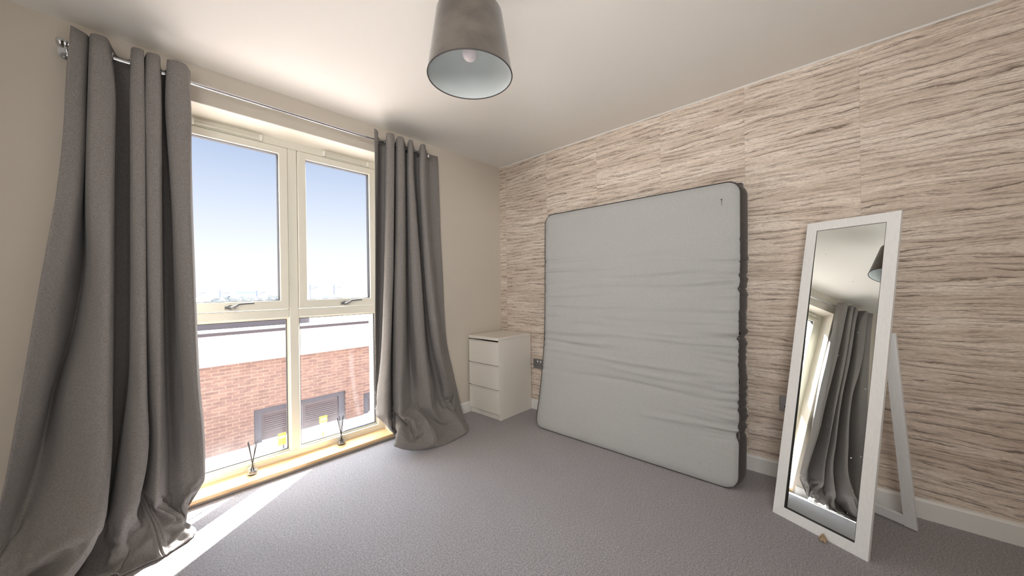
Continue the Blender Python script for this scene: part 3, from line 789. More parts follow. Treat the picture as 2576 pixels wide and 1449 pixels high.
        [-319,2254,389,-307,2281,389,-296,2309,389,-287,2332,389,-282,2354,389,-277,2376,389,-272,2393,389,-262,2401,388,-250,2394,388,-237,2380,389,-222,2360,389,-206,2339,389,-190,2321,389,-164,2293,389,-133,2257,389,-102,2227,389,-76,2215,389,-63,2228,389,-57,2251,389,-54,2283,389,-53,2321,389,-52,2363,389,-53,2405,389,-53,2443,389,-53,2475,389,-52,2496,389,-40,2501,388,-34,2489,389,-33,2468,389,-33,2440,389,-33,2409,389,-31,2379,389,-27,2353,389,-13,2322,389,22,2279,389,50,2273,389,55,2293,388,58,2326,389,57,2366,388,56,2409,388,56,2445,388,56,2471,389,61,2480,388,62,2466,388,62,2440,387,63,2409,388,65,2384,389,76,2339,389,92,2303,389,104,2310,388,110,2335,389,116,2370,389,123,2408,389,129,2444,389,135,2470,389,150,2475,388,174,2424,389,183,2413,389,192,2404,389,201,2395,389,209,2384,389,228,2349,389,245,2325,389,254,2341,388,261,2371,389,265,2385,389],
        [-315,2256,414,-303,2285,414,-291,2313,414,-282,2337,414,-277,2360,414,-273,2384,414,-267,2402,414,-258,2410,414,-246,2404,413,-233,2389,414,-218,2368,414,-203,2347,414,-187,2329,414,-161,2301,414,-130,2266,414,-99,2236,414,-74,2224,414,-61,2236,414,-56,2259,413,-53,2291,414,-51,2329,414,-51,2371,414,-51,2412,414,-52,2450,414,-51,2481,414,-51,2503,414,-36,2508,413,-30,2495,413,-30,2473,414,-30,2445,414,-30,2414,414,-28,2384,414,-24,2358,414,-10,2325,414,24,2282,414,53,2276,414,58,2297,413,60,2330,414,59,2370,413,58,2414,414,58,2452,415,58,2477,414,62,2487,413,64,2471,414,64,2444,414,65,2411,415,67,2386,414,77,2341,414,93,2305,414,104,2312,414,110,2338,414,117,2373,414,123,2413,414,129,2449,414,135,2475,414,151,2480,413,174,2427,414,182,2416,414,191,2406,414,200,2396,414,208,2386,414,227,2349,414,243,2324,414,253,2340,413,260,2371,414,264,2385,414],
        [439,-312,2258,-299,2287,-286,2316,-277,2341,-273,2366,-268,2391,-262,2411,-254,2419,-243,2414,-230,2398,-215,2376,-200,2354,-184,2336,-159,2308,-128,2273,-98,2243,-72,2232,-60,2244,-54,2267,-51,2298,-50,2336,-50,2377,-50,2418,-50,2456,-50,2487,-49,2509,-34,2512,-28,2499,-27,2477,-27,2449,-26,2417,-25,2387,-21,2361,-7,2328,27,2285,55,2279,60,2299,62,2333,63,2375,63,2418,62,2456,62,2482,63,2491,63,2477,62,2448,63,2414,66,2387,78,2342,94,2307,105,2315,111,2340,117,2377,123,2416,130,2453,136,2480,151,2484,174,2429,182,2418,190,2408,198,2397,206,2387,225,2349,243,2324,252,2339,259,2371,263,2385],
        [463,-308,2260,-295,2289,-281,2319,-273,2345,-268,2371,-264,2398,-258,2419,-250,2429,-239,2423,-227,2406,-213,2384,-198,2361,-182,2342,-157,2314,-126,2279,-96,2250,-71,2239,-59,2251,-53,2273,-50,2305,-49,2342,-49,2383,-49,2423,-49,2461,-49,2491,-48,2513,-32,2516,-24,2503,-23,2480,-23,2452,-23,2420,-22,2390,-18,2363,-5,2331,29,2288,56,2282,61,2302,64,2336,64,2379,64,2422,64,2460,63,2486,64,2495,64,2480,63,2449,64,2414,67,2387,78,2343,95,2308,105,2317,112,2343,118,2379,124,2419,130,2457,136,2483,151,2488,174,2430,181,2419,189,2409,197,2398,204,2387,223,2349,241,2323,251,2339,258,2371,262,2385],
        [488,-305,2261,-291,2291,-277,2321,-268,2348,-264,2376,-260,2405,-255,2428,-247,2438,-237,2432,-224,2415,-211,2392,-196,2368,-180,2348,-155,2320,-125,2285,-95,2256,-70,2245,-57,2257,-52,2279,-49,2310,-48,2347,-48,2387,-48,2428,-49,2464,-48,2495,-47,2516,-29,2520,-21,2506,-20,2483,-20,2454,-20,2423,-19,2392,-15,2365,-2,2333,30,2290,57,2284,62,2304,64,2339,65,2381,65,2425,65,2463,64,2489,65,2498,65,2482,64,2450,64,2414,67,2386,79,2343,95,2309,106,2318,112,2344,118,2381,124,2422,130,2459,135,2486,150,2490,174,2431,181,2420,188,2409,196,2398,203,2387,222,2348,240,2322,250,2339,257,2371,261,2386],
        [513,-302,2262,-287,2292,-272,2323,-264,2351,-260,2380,-256,2411,-252,2436,-244,2447,-234,2441,-222,2423,-209,2398,-194,2373,-179,2353,-154,2325,-124,2290,-94,2262,-69,2251,-57,2262,-52,2284,-49,2315,-48,2352,-47,2391,-48,2431,-48,2467,-48,2498,-46,2519,-27,2523,-18,2508,-17,2485,-17,2456,-17,2424,-16,2394,-12,2367,0,2335,32,2292,58,2286,62,2306,65,2341,66,2384,66,2428,65,2466,65,2492,66,2500,65,2483,64,2450,65,2414,67,2385,79,2343,96,2310,106,2320,112,2346,118,2383,124,2424,129,2462,135,2489,150,2492,174,2432,181,2421,187,2409,194,2398,201,2387,220,2347,238,2322,248,2338,256,2371,260,2386],
        [538,-299,2263,-283,2293,-268,2324,-259,2353,-256,2384,-252,2417,-248,2444,-241,2456,-232,2449,-220,2430,-208,2405,-193,2379,-178,2357,-153,2329,-123,2295,-93,2266,-68,2256,-56,2267,-51,2289,-48,2319,-47,2355,-47,2395,-47,2434,-48,2470,-47,2500,-46,2521,-25,2525,-15,2510,-14,2487,-14,2458,-14,2426,-13,2395,-10,2368,2,2336,33,2293,58,2288,62,2308,65,2343,66,2386,66,2430,65,2468,65,2494,66,2501,65,2484,65,2450,65,2412,67,2383,79,2342,96,2311,107,2321,112,2348,118,2385,123,2426,129,2464,135,2491,150,2494,174,2432,180,2421,187,2409,193,2398,199,2386,218,2347,237,2321,247,2338,254,2371,258,2386],
        [563,-296,2263,-279,2294,-264,2326,-255,2355,-251,2388,-249,2423,-245,2451,-238,2464,-229,2457,-219,2438,-206,2411,-193,2384,-177,2361,-153,2333,-123,2299,-93,2271,-68,2260,-55,2272,-50,2293,-48,2323,-47,2359,-47,2398,-47,2436,-48,2472,-47,2501,-45,2522,-23,2527,-13,2512,-11,2488,-11,2459,-11,2427,-10,2395,-7,2368,5,2337,33,2295,58,2289,62,2310,64,2345,65,2388,66,2431,66,2469,66,2495,66,2502,66,2484,65,2449,65,2411,67,2381,79,2341,96,2311,107,2322,113,2349,118,2386,123,2428,129,2465,134,2492,149,2495,174,2433,180,2421,186,2409,192,2397,198,2385,217,2346,235,2321,245,2338,253,2371,257,2387],
        [588,-293,2264,-276,2295,-259,2327,-251,2357,-247,2391,-245,2428,-242,2459,-236,2472,-227,2465,-217,2445,-205,2417,-192,2388,-177,2365,-152,2336,-122,2302,-92,2275,-67,2265,-55,2276,-50,2297,-47,2326,-46,2362,-46,2400,-47,2438,-47,2473,-47,2503,-45,2523,-21,2529,-10,2513,-8,2490,-8,2460,-8,2427,-7,2396,-4,2369,7,2338,34,2296,57,2291,61,2311,64,2346,65,2389,65,2433,65,2471,66,2496,66,2503,66,2484,65,2448,65,2409,67,2379,79,2340,97,2312,107,2323,113,2350,118,2388,123,2429,128,2466,133,2493,149,2496,174,2433,179,2421,185,2409,190,2396,196,2384,215,2345,234,2320,243,2338,251,2372,255,2387],
        [613,-290,2265,-272,2296,-255,2328,-247,2359,-243,2395,-242,2434,-239,2465,-233,2480,-225,2473,-215,2451,-204,2422,-191,2392,-176,2368,-152,2339,-122,2306,-92,2279,-67,2269,-54,2280,-50,2300,-47,2329,-46,2364,-46,2402,-47,2440,-47,2475,-47,2504,-45,2524,-19,2531,-7,2514,-6,2491,-5,2461,-5,2428,-4,2396,-2,2369,8,2338,34,2297,57,2292,61,2313,63,2348,64,2391,65,2434,65,2472,66,2497,66,2504,66,2484,65,2447,65,2407,67,2377,79,2339,97,2312,107,2324,113,2351,118,2389,123,2430,128,2468,133,2495,148,2497,174,2434,179,2421,184,2408,189,2396,194,2383,213,2344,232,2320,242,2338,250,2372,254,2387],
        [638,-287,2266,-269,2297,-251,2329,-242,2360,-240,2398,-238,2439,-236,2472,-230,2487,-223,2480,-213,2458,-203,2428,-190,2396,-175,2371,-151,2342,-121,2309,-91,2282,-66,2273,-54,2283,-49,2304,-47,2332,-46,2367,-46,2404,-47,2442,-47,2476,-47,2505,-45,2524,-17,2532,-5,2515,-3,2492,-3,2461,-3,2428,-2,2396,1,2369,10,2339,35,2298,56,2294,60,2315,63,2349,64,2392,65,2435,65,2473,66,2498,66,2504,66,2483,65,2446,65,2405,67,2375,80,2339,97,2313,108,2325,113,2352,118,2390,122,2431,127,2469,132,2496,148,2498,173,2434,179,2421,183,2408,187,2395,193,2382,212,2343,230,2320,240,2338,248,2372,252,2388],
        [663,-285,2267,-265,2298,-247,2330,-238,2362,-236,2401,-234,2443,-232,2478,-227,2494,-220,2487,-211,2464,-201,2432,-189,2400,-174,2374,-150,2345,-120,2312,-90,2286,-66,2276,-53,2287,-49,2307,-46,2336,-46,2370,-46,2407,-47,2443,-47,2477,-46,2506,-44,2525,-16,2533,-3,2516,-1,2492,0,2462,0,2429,1,2397,3,2369,12,2340,35,2300,56,2296,59,2316,62,2351,64,2393,64,2437,65,2474,65,2499,66,2505,66,2483,65,2445,65,2404,67,2373,80,2338,98,2314,108,2326,113,2353,118,2391,122,2432,127,2470,132,2497,147,2500,173,2435,178,2422,182,2408,186,2395,191,2381,210,2343,229,2320,239,2338,247,2373,251,2388],
        [688,-282,2268,-262,2299,-243,2331,-234,2363,-232,2404,-231,2448,-229,2484,-224,2501,-217,2493,-209,2469,-199,2437,-187,2404,-172,2377,-149,2348,-119,2315,-90,2290,-65,2280,-53,2291,-48,2311,-46,2339,-45,2372,-46,2409,-46,2445,-47,2479,-46,2507,-44,2526,-14,2535,-1,2518,1,2494,2,2463,2,2430,3,2397,5,2370,14,2341,36,2301,55,2297,59,2318,62,2353,63,2395,64,2438,65,2476,66,2500,66,2506,66,2483,65,2444,65,2402,67,2371,80,2338,98,2315,108,2327,113,2355,118,2393,122,2434,126,2471,131,2498,147,2501,173,2437,178,2423,181,2409,185,2394,190,2381,209,2342,228,2320,238,2338,246,2373,250,2389],
        [713,-279,2270,-259,2301,-239,2332,-230,2365,-228,2407,-227,2452,-225,2489,-220,2506,-214,2499,-206,2474,-197,2441,-185,2407,-170,2379,-147,2350,-118,2318,-89,2293,-64,2284,-52,2295,-48,2314,-46,2342,-45,2376,-45,2412,-46,2448,-46,2481,-46,2508,-44,2528,-13,2537,1,2519,3,2495,4,2464,4,2431,5,2398,7,2371,15,2342,37,2303,55,2299,59,2320,62,2355,63,2397,64,2440,65,2478,66,2502,66,2507,66,2484,65,2444,65,2402,67,2370,80,2338,99,2316,109,2328,113,2356,118,2394,122,2435,126,2473,131,2500,147,2503,173,2439,177,2425,181,2410,184,2395,189,2380,207,2342,227,2320,237,2339,245,2374,249,2390],
        [738,-276,2271,-255,2302,-236,2334,-227,2367,-224,2409,-223,2456,-221,2494,-216,2512,-210,2504,-203,2479,-193,2445,-182,2410,-168,2382,-145,2353,-116,2322,-87,2297,-63,2288,-52,2299,-47,2318,-45,2346,-44,2379,-45,2415,-46,2450,-46,2483,-45,2510,-43,2529,-12,2539,3,2521,5,2496,6,2465,6,2432,7,2399,9,2371,17,2343,38,2305,56,2302,59,2322,62,2357,63,2400,65,2443,65,2480,66,2504,67,2509,66,2485,65,2445,65,2401,68,2370,81,2338,99,2317,109,2329,114,2357,118,2396,122,2437,126,2475,131,2502,146,2506,172,2442,177,2427,180,2411,183,2395,188,2380,206,2342,226,2320,236,2339,244,2374,248,2391],
        [763,-274,2273,-252,2304,-232,2335,-223,2369,-220,2412,-219,2459,-217,2498,-212,2516,-206,2508,-199,2482,-190,2448,-179,2412,-165,2384,-142,2355,-114,2325,-86,2300,-63,2292,-51,2303,-47,2322,-45,2349,-44,2382,-44,2417,-45,2453,-45,2485,-45,2512,-42,2531,-10,2540,5,2522,7,2498,7,2467,7,2433,8,2400,10,2372,18,2344,38,2308,56,2304,59,2325,62,2360,64,2402,65,2445,66,2482,66,2506,67,2511,66,2486,65,2445,65,2401,68,2369,81,2339,100,2318,109,2330,114,2359,118,2397,122,2439,126,2477,130,2504,146,2508,172,2446,177,2429,179,2413,182,2396,186,2380,205,2342,225,2321,235,2340,243,2375,247,2391],
        [788,-271,2275,-249,2306,-229,2337,-219,2370,-216,2414,-214,2462,-212,2501,-208,2520,-201,2511,-194,2485,-186,2450,-175,2414,-161,2386,-139,2358,-112,2327,-85,2304,-62,2296,-50,2306,-46,2326,-44,2353,-44,2385,-44,2420,-45,2455,-45,2487,-44,2514,-42,2532,-9,2542,6,2524,8,2499,9,2468,9,2434,9,2401,11,2373,19,2346,39,2310,56,2306,60,2327,62,2362,64,2405,65,2447,66,2484,67,2508,67,2512,67,2488,65,2446,65,2401,68,2369,81,2339,100,2319,110,2332,114,2360,118,2399,122,2440,126,2478,130,2506,146,2511,172,2450,176,2432,179,2414,181,2396,185,2380,204,2342,224,2322,235,2341,242,2376,247,2393],
        [830,-267,2279,-244,2309,-223,2340,-213,2373,-209,2417,-207,2466,-204,2506,-199,2525,-193,2516,-186,2489,-178,2454,-167,2417,-154,2388,-134,2361,-108,2332,-82,2309,-60,2302,-49,2313,-45,2332,-43,2358,-43,2390,-43,2425,-44,2459,-44,2490,-43,2517,-41,2535,-8,2545,8,2526,10,2501,10,2470,11,2435,11,2402,13,2374,20,2348,40,2314,57,2311,60,2332,62,2367,64,2409,65,2452,66,2488,67,2512,68,2516,67,2490,65,2447,65,2401,68,2368,81,2340,101,2321,110,2334,115,2363,118,2401,122,2443,126,2481,130,2509,145,2516,171,2458,175,2439,177,2418,179,2398,184,2379,203,2342,224,2323,234,2343,241,2378,246,2395],
        [1010,-249,2299,-225,2324,-202,2350,-190,2381,-182,2425,-176,2475,-169,2515,-162,2534,-155,2524,-149,2495,-141,2458,-133,2420,-123,2391,-109,2369,-90,2345,-70,2327,-54,2323,-46,2334,-43,2353,-41,2378,-41,2408,-41,2440,-41,2473,-41,2502,-39,2527,-37,2544,-4,2554,11,2535,13,2509,14,2476,14,2440,15,2406,17,2378,23,2355,43,2330,58,2330,61,2351,64,2386,65,2427,66,2469,67,2504,68,2527,68,2528,67,2499,65,2452,65,2404,68,2369,82,2344,103,2330,112,2343,116,2373,120,2412,122,2454,125,2493,129,2522,142,2533,167,2497,171,2472,172,2439,174,2406,179,2380,199,2348,222,2334,232,2353,239,2388,243,2404],
        [1280,-220,2320,-194,2339,-170,2360,-158,2389,-150,2434,-144,2485,-138,2527,-131,2545,-126,2532,-120,2498,-115,2454,-108,2412,-100,2383,-90,2368,-75,2353,-59,2344,-47,2344,-41,2355,-39,2373,-37,2397,-37,2425,-37,2456,-37,2485,-36,2513,-35,2535,-33,2551,0,2561,15,2542,17,2515,17,2481,18,2444,18,2408,20,2380,27,2361,46,2345,61,2348,64,2370,66,2404,67,2445,68,2485,69,2519,69,2540,69,2540,68,2507,66,2457,66,2405,69,2369,84,2349,106,2341,115,2355,118,2384,121,2422,123,2463,125,2502,128,2531,140,2546,164,2531,167,2500,167,2457,167,2412,171,2379,193,2354,219,2346,229,2366,235,2398,239,2414],
        [1550,-189,2334,-163,2349,-139,2365,-130,2392,-127,2439,-128,2492,-128,2535,-127,2552,-124,2534,-121,2494,-117,2443,-112,2394,-104,2362,-93,2351,-76,2345,-57,2344,-43,2350,-37,2362,-34,2381,-33,2405,-33,2432,-33,2461,-34,2490,-34,2516,-33,2538,-30,2553,2,2563,17,2544,19,2516,19,2480,19,2442,20,2407,21,2378,28,2361,48,2351,63,2356,66,2378,68,2412,69,2452,70,2492,70,2525,71,2544,71,2543,70,2509,68,2457,68,2404,71,2368,86,2353,108,2350,116,2365,120,2392,122,2427,124,2466,126,2501,128,2529,140,2545,164,2537,165,2505,162,2459,161,2412,163,2379,187,2358,215,2356,225,2375,232,2404,235,2417],
        [1820,-170,2358,-145,2368,-123,2381,-115,2405,-114,2448,-117,2497,-119,2537,-119,2552,-118,2533,-116,2492,-113,2442,-108,2395,-101,2365,-89,2356,-70,2355,-51,2361,-36,2372,-30,2385,-28,2402,-28,2423,-29,2447,-31,2472,-32,2497,-33,2519,-33,2538,-31,2551,6,2562,22,2542,23,2517,23,2484,22,2449,21,2416,22,2390,29,2373,50,2365,65,2372,68,2392,70,2424,71,2460,71,2496,72,2526,72,2544,72,2542,71,2511,69,2462,69,2413,72,2381,88,2367,111,2366,120,2381,123,2406,125,2438,126,2472,127,2505,129,2530,137,2544,155,2537,155,2507,153,2463,151,2419,155,2388,185,2369,218,2371,228,2389,232,2418,234,2431],
        [2090,-161,2385,-138,2395,-118,2405,-110,2426,-109,2462,-110,2502,-111,2535,-111,2546,-109,2530,-108,2494,-105,2450,-101,2410,-94,2385,-82,2377,-64,2378,-46,2387,-31,2399,-25,2412,-24,2426,-25,2443,-27,2463,-29,2483,-31,2502,-33,2520,-33,2535,-31,2546,10,2558,28,2539,29,2517,27,2489,25,2459,23,2431,23,2409,29,2394,50,2385,66,2392,69,2409,71,2435,72,2467,72,2497,72,2523,72,2539,72,2537,71,2511,69,2470,69,2429,72,2401,90,2387,114,2385,123,2399,126,2421,128,2450,129,2481,129,2510,130,2532,134,2541,143,2531,143,2505,142,2467,142,2429,149,2402,185,2383,223,2387,233,2407,234,2437,236,2452],
        [2300,-147,2390,-126,2406,-107,2424,-100,2446,-99,2476,-100,2510,-102,2536,-102,2545,-101,2531,-100,2501,-99,2464,-97,2429,-92,2405,-86,2397,-75,2391,-63,2389,-53,2391,-47,2400,-43,2414,-39,2432,-36,2453,-32,2475,-28,2497,-25,2517,-21,2533,-17,2545,11,2553,24,2538,26,2517,27,2490,28,2461,28,2434,30,2413,36,2398,54,2390,66,2395,68,2412,69,2437,69,2468,69,2498,69,2522,69,2538,70,2537,72,2511,73,2472,76,2432,81,2405,95,2393,114,2390,121,2402,124,2424,126,2452,128,2483,130,2511,132,2533,139,2543,154,2530,154,2504,151,2468,149,2431,151,2405,176,2388,206,2390,220,2410,230,2441,236,2455],
    ],
    'R': [  # rows from the hem up; x, y, z in mm
        [1421,2374,137,1419,2382,139,1426,2385,141,1415,2383,136,1418,2371,144,1429,2377,141,1436,2374,152,1444,2378,162,1448,2377,180,1446,2359,185,1450,2345,157,1427,2319,118,1424,2302,95,1408,2298,86,1379,2289,77,1362,2280,71,1329,2256,73,1293,2247,74,1273,2225,81,1266,2215,88,1271,2209,93,1256,2215,93,1259,2237,86,1241,2256,105,1222,2234,93,1245,2223,77,1274,2211,59,1317,2200,40,1338,2192,32,1358,2188,27,1384,2182,22,1415,2175,17,1446,2169,13,1474,2164,11,1497,2162,9,1507,2152,9,1515,2159,7,1529,2156,9,1544,2155,8,1559,2154,7,1597,2152,8,1632,2153,8,1646,2154,7,1666,2156,7,1688,2159,7,1712,2162,7,1735,2166,8,1755,2169,8,1773,2171,9,1820,2179,15,1839,2200,7,1848,2196,14,1848,2208,10,1858,2209,14,1863,2205,24,1882,2232,16,1885,2261,7,1887,2279,10,1889,2299,8,1891,2321,7,1892,2343,8,1894,2364,8,1896,2384,8,1898,2406,8,1900,2434,7,1903,2462,8,1904,2476,7],
        [1417,2372,159,1412,2371,162,1415,2380,163,1412,2384,161,1401,2377,152,1413,2361,143,1421,2358,154,1429,2360,168,1435,2361,176,1441,2365,184,1439,2336,178,1428,2308,133,1411,2314,111,1399,2304,104,1385,2283,91,1357,2274,75,1323,2258,81,1286,2259,92,1274,2235,104,1266,2224,112,1276,2228,108,1268,2218,116,1264,2241,110,1255,2240,111,1231,2231,107,1247,2210,96,1277,2199,81,1322,2191,63,1343,2185,55,1362,2178,50,1387,2169,43,1418,2161,38,1449,2156,35,1479,2156,34,1501,2157,33,1511,2167,29,1521,2160,32,1528,2171,26,1543,2174,22,1557,2176,19,1595,2177,12,1630,2177,8,1645,2178,7,1664,2181,8,1687,2184,9,1710,2187,11,1734,2190,14,1754,2192,18,1770,2192,24,1816,2191,36,1834,2210,29,1838,2217,24,1844,2213,34,1845,2223,29,1854,2228,32,1885,2244,34,1905,2262,20,1911,2277,12,1914,2297,7,1915,2319,9,1917,2341,8,1919,2362,8,1921,2382,8,1923,2404,7,1925,2432,8,1928,2460,8,1929,2474,8],
        [1420,2387,167,1416,2378,170,1419,2377,177,1414,2366,179,1400,2360,170,1399,2354,159,1401,2348,163,1408,2351,175,1416,2360,191,1423,2365,200,1418,2340,183,1409,2299,148,1415,2291,120,1410,2284,104,1395,2270,81,1360,2256,85,1324,2267,95,1290,2257,101,1276,2247,123,1276,2236,132,1282,2241,125,1280,2228,135,1262,2248,134,1257,2252,130,1235,2232,129,1258,2215,118,1285,2197,105,1326,2183,84,1347,2178,76,1367,2176,70,1394,2176,61,1424,2173,56,1455,2174,52,1484,2168,53,1505,2164,57,1514,2175,53,1522,2169,55,1532,2176,50,1544,2182,44,1557,2185,37,1595,2191,27,1629,2194,25,1643,2199,20,1662,2203,20,1685,2206,20,1708,2210,23,1731,2211,28,1752,2211,34,1768,2211,39,1811,2206,56,1824,2225,44,1830,2224,48,1832,2234,42,1840,2232,48,1848,2234,52,1881,2259,51,1898,2277,33,1909,2289,24,1925,2302,23,1938,2318,14,1942,2339,8,1944,2361,8,1946,2380,10,1948,2402,8,1950,2430,7,1953,2458,8,1954,2472,7],
        [1397,2386,180,1392,2387,171,1394,2379,177,1396,2380,189,1389,2367,182,1381,2367,164,1377,2356,166,1386,2359,182,1396,2367,194,1402,2362,212,1398,2338,192,1392,2304,151,1393,2288,124,1392,2279,108,1391,2264,102,1357,2254,108,1324,2270,109,1293,2269,119,1280,2259,143,1288,2248,150,1294,2254,143,1293,2242,152,1268,2255,156,1256,2268,147,1248,2239,150,1271,2222,139,1297,2209,121,1330,2205,89,1350,2202,77,1369,2201,67,1397,2200,61,1429,2198,57,1462,2194,60,1489,2188,67,1506,2177,80,1515,2186,76,1524,2180,78,1536,2183,73,1549,2189,66,1561,2196,59,1595,2207,45,1626,2217,32,1641,2220,31,1660,2225,30,1682,2228,33,1706,2230,37,1729,2232,42,1750,2232,47,1766,2231,54,1805,2221,75,1817,2235,65,1826,2243,62,1835,2242,66,1829,2248,61,1836,2254,60,1866,2274,55,1882,2295,39,1894,2307,33,1909,2321,28,1926,2336,24,1945,2349,24,1962,2362,20,1969,2378,12,1973,2400,8,1975,2428,7,1978,2456,8,1979,2470,8],
        [1378,2392,180,1380,2392,188,1374,2387,185,1371,2382,180,1367,2373,193,1367,2377,171,1356,2368,173,1364,2367,191,1375,2377,203,1377,2363,213,1381,2351,185,1384,2325,140,1382,2307,114,1381,2298,99,1372,2269,100,1355,2268,128,1325,2291,115,1290,2289,134,1292,2274,156,1297,2265,166,1302,2269,161,1305,2257,169,1278,2263,178,1267,2265,167,1261,2249,169,1285,2233,156,1309,2227,133,1337,2228,95,1354,2227,80,1373,2226,71,1401,2224,65,1434,2221,67,1466,2214,74,1492,2206,86,1505,2193,100,1514,2200,95,1525,2193,100,1533,2200,91,1546,2206,84,1560,2209,79,1596,2221,65,1626,2234,51,1638,2241,45,1657,2245,45,1680,2248,47,1704,2251,51,1727,2252,57,1747,2252,63,1762,2249,71,1799,2238,93,1811,2251,84,1818,2256,81,1823,2257,80,1828,2259,81,1834,2266,78,1867,2288,75,1874,2310,56,1884,2324,48,1899,2338,43,1915,2353,38,1932,2368,33,1949,2382,29,1966,2393,28,1984,2406,26,1997,2428,17,2003,2455,10,2004,2469,8],
        [1361,2405,190,1362,2400,194,1369,2405,202,1360,2397,200,1352,2392,195,1356,2399,174,1345,2390,178,1352,2386,197,1356,2385,216,1353,2368,209,1358,2356,180,1368,2342,130,1365,2323,105,1358,2305,102,1349,2280,105,1357,2292,135,1329,2310,131,1300,2303,152,1300,2291,172,1304,2284,181,1311,2288,175,1318,2274,182,1291,2276,193,1270,2288,176,1275,2260,187,1299,2246,172,1322,2240,147,1346,2239,108,1367,2234,101,1384,2237,88,1406,2247,74,1438,2242,79,1469,2233,91,1493,2222,105,1505,2209,119,1517,2215,117,1525,2211,118,1532,2218,109,1543,2225,100,1555,2230,93,1590,2243,76,1624,2254,66,1636,2261,59,1655,2266,58,1677,2269,61,1701,2272,65,1725,2273,71,1743,2269,80,1755,2262,90,1793,2254,111,1804,2268,100,1813,2273,98,1820,2274,99,1819,2280,92,1826,2275,100,1852,2301,86,1864,2325,73,1876,2338,67,1891,2352,62,1907,2368,56,1925,2382,52,1942,2396,48,1957,2409,44,1975,2423,40,1999,2438,38,2013,2459,31,2017,2472,26],
        [1349,2422,198,1353,2423,203,1350,2415,209,1351,2413,215,1347,2413,203,1345,2420,183,1339,2412,187,1340,2408,202,1334,2395,216,1336,2384,199,1339,2371,173,1347,2354,125,1340,2330,106,1334,2312,99,1331,2295,112,1353,2316,132,1328,2326,150,1298,2325,164,1308,2310,187,1313,2302,197,1319,2307,190,1329,2294,194,1301,2295,207,1276,2305,193,1290,2274,202,1313,2262,184,1329,2261,155,1357,2249,128,1376,2245,117,1390,2251,106,1404,2239,98,1437,2237,104,1469,2243,111,1495,2240,123,1507,2227,138,1514,2235,129,1523,2230,135,1531,2236,127,1541,2243,117,1553,2249,109,1585,2264,89,1619,2276,78,1633,2282,73,1652,2286,74,1675,2289,76,1698,2286,83,1718,2276,91,1737,2275,101,1751,2281,105,1787,2271,129,1797,2285,117,1805,2287,117,1815,2291,117,1812,2298,109,1821,2293,116,1841,2316,104,1858,2337,94,1870,2351,88,1884,2366,81,1901,2381,77,1920,2395,73,1938,2408,69,1954,2420,66,1973,2432,64,1993,2451,58,2015,2467,54,2020,2480,50],
        [1331,2439,202,1340,2441,202,1333,2435,208,1337,2435,212,1331,2426,214,1330,2437,193,1322,2427,195,1321,2419,199,1324,2412,209,1329,2405,189,1324,2389,165,1323,2363,123,1316,2335,110,1309,2318,103,1319,2314,111,1340,2338,133,1330,2337,170,1303,2344,179,1313,2330,202,1322,2320,212,1326,2325,205,1338,2316,202,1313,2314,218,1283,2319,213,1305,2290,215,1327,2281,194,1342,2280,164,1368,2264,145,1379,2265,127,1399,2267,117,1402,2238,123,1433,2248,125,1466,2255,130,1493,2251,143,1510,2245,156,1512,2254,145,1522,2253,148,1529,2255,144,1539,2262,133,1549,2269,123,1581,2285,102,1615,2296,92,1630,2300,90,1650,2302,92,1668,2289,97,1688,2276,104,1710,2284,112,1729,2292,117,1743,2291,127,1779,2289,146,1793,2305,131,1800,2305,133,1807,2309,133,1806,2315,126,1814,2311,133,1834,2330,123,1851,2350,112,1865,2362,107,1883,2375,105,1896,2393,98,1916,2405,95,1934,2419,92,1950,2431,89,1970,2442,86,1992,2459,82,2013,2477,78,2021,2488,74],
        [1319,2460,208,1327,2461,211,1319,2454,211,1329,2455,218,1318,2445,226,1311,2449,206,1312,2441,211,1309,2436,205,1309,2431,199,1312,2422,180,1307,2407,159,1299,2367,129,1295,2337,123,1287,2320,115,1302,2324,125,1322,2356,138,1339,2359,175,1304,2359,192,1312,2346,219,1331,2344,213,1337,2341,220,1347,2339,210,1324,2334,228,1290,2331,234,1318,2310,223,1338,2302,201,1355,2300,172,1382,2282,152,1384,2286,137,1388,2267,140,1401,2242,148,1431,2258,148,1463,2269,151,1492,2269,161,1513,2264,172,1512,2271,163,1521,2276,158,1531,2273,162,1536,2282,148,1546,2289,138,1577,2305,116,1613,2311,111,1628,2311,112,1641,2296,114,1659,2281,119,1681,2289,123,1702,2301,128,1721,2308,135,1737,2310,143,1773,2310,161,1783,2326,143,1790,2324,146,1798,2324,150,1799,2333,142,1807,2328,149,1826,2345,142,1841,2365,129,1855,2377,125,1872,2391,121,1892,2404,119,1910,2419,115,1931,2428,115,1947,2441,112,1967,2452,109,1991,2465,106,2009,2486,101,2019,2495,98],
        [1304,2474,222,1312,2475,226,1304,2467,225,1314,2470,233,1315,2458,237,1302,2459,224,1293,2450,223,1288,2444,215,1286,2432,200,1293,2436,183,1285,2414,161,1279,2367,144,1276,2337,139,1271,2319,135,1288,2333,144,1303,2368,149,1322,2378,176,1310,2380,205,1323,2366,231,1338,2367,219,1345,2363,227,1354,2359,222,1334,2350,239,1301,2347,248,1332,2327,234,1349,2324,209,1367,2321,181,1380,2289,168,1388,2288,161,1387,2269,164,1400,2249,172,1427,2269,170,1460,2270,177,1490,2279,183,1512,2285,187,1507,2291,179,1516,2297,173,1528,2293,178,1533,2302,163,1541,2309,153,1574,2325,132,1609,2317,133,1619,2304,134,1632,2288,136,1653,2287,142,1673,2305,142,1695,2317,147,1715,2325,154,1730,2325,163,1767,2331,174,1779,2347,157,1789,2347,159,1790,2342,166,1799,2346,161,1801,2352,156,1837,2351,161,1838,2377,151,1853,2387,145,1874,2392,146,1888,2411,142,1906,2428,138,1926,2440,136,1944,2450,135,1964,2462,132,1989,2473,130,2008,2493,125,2018,2502,122],
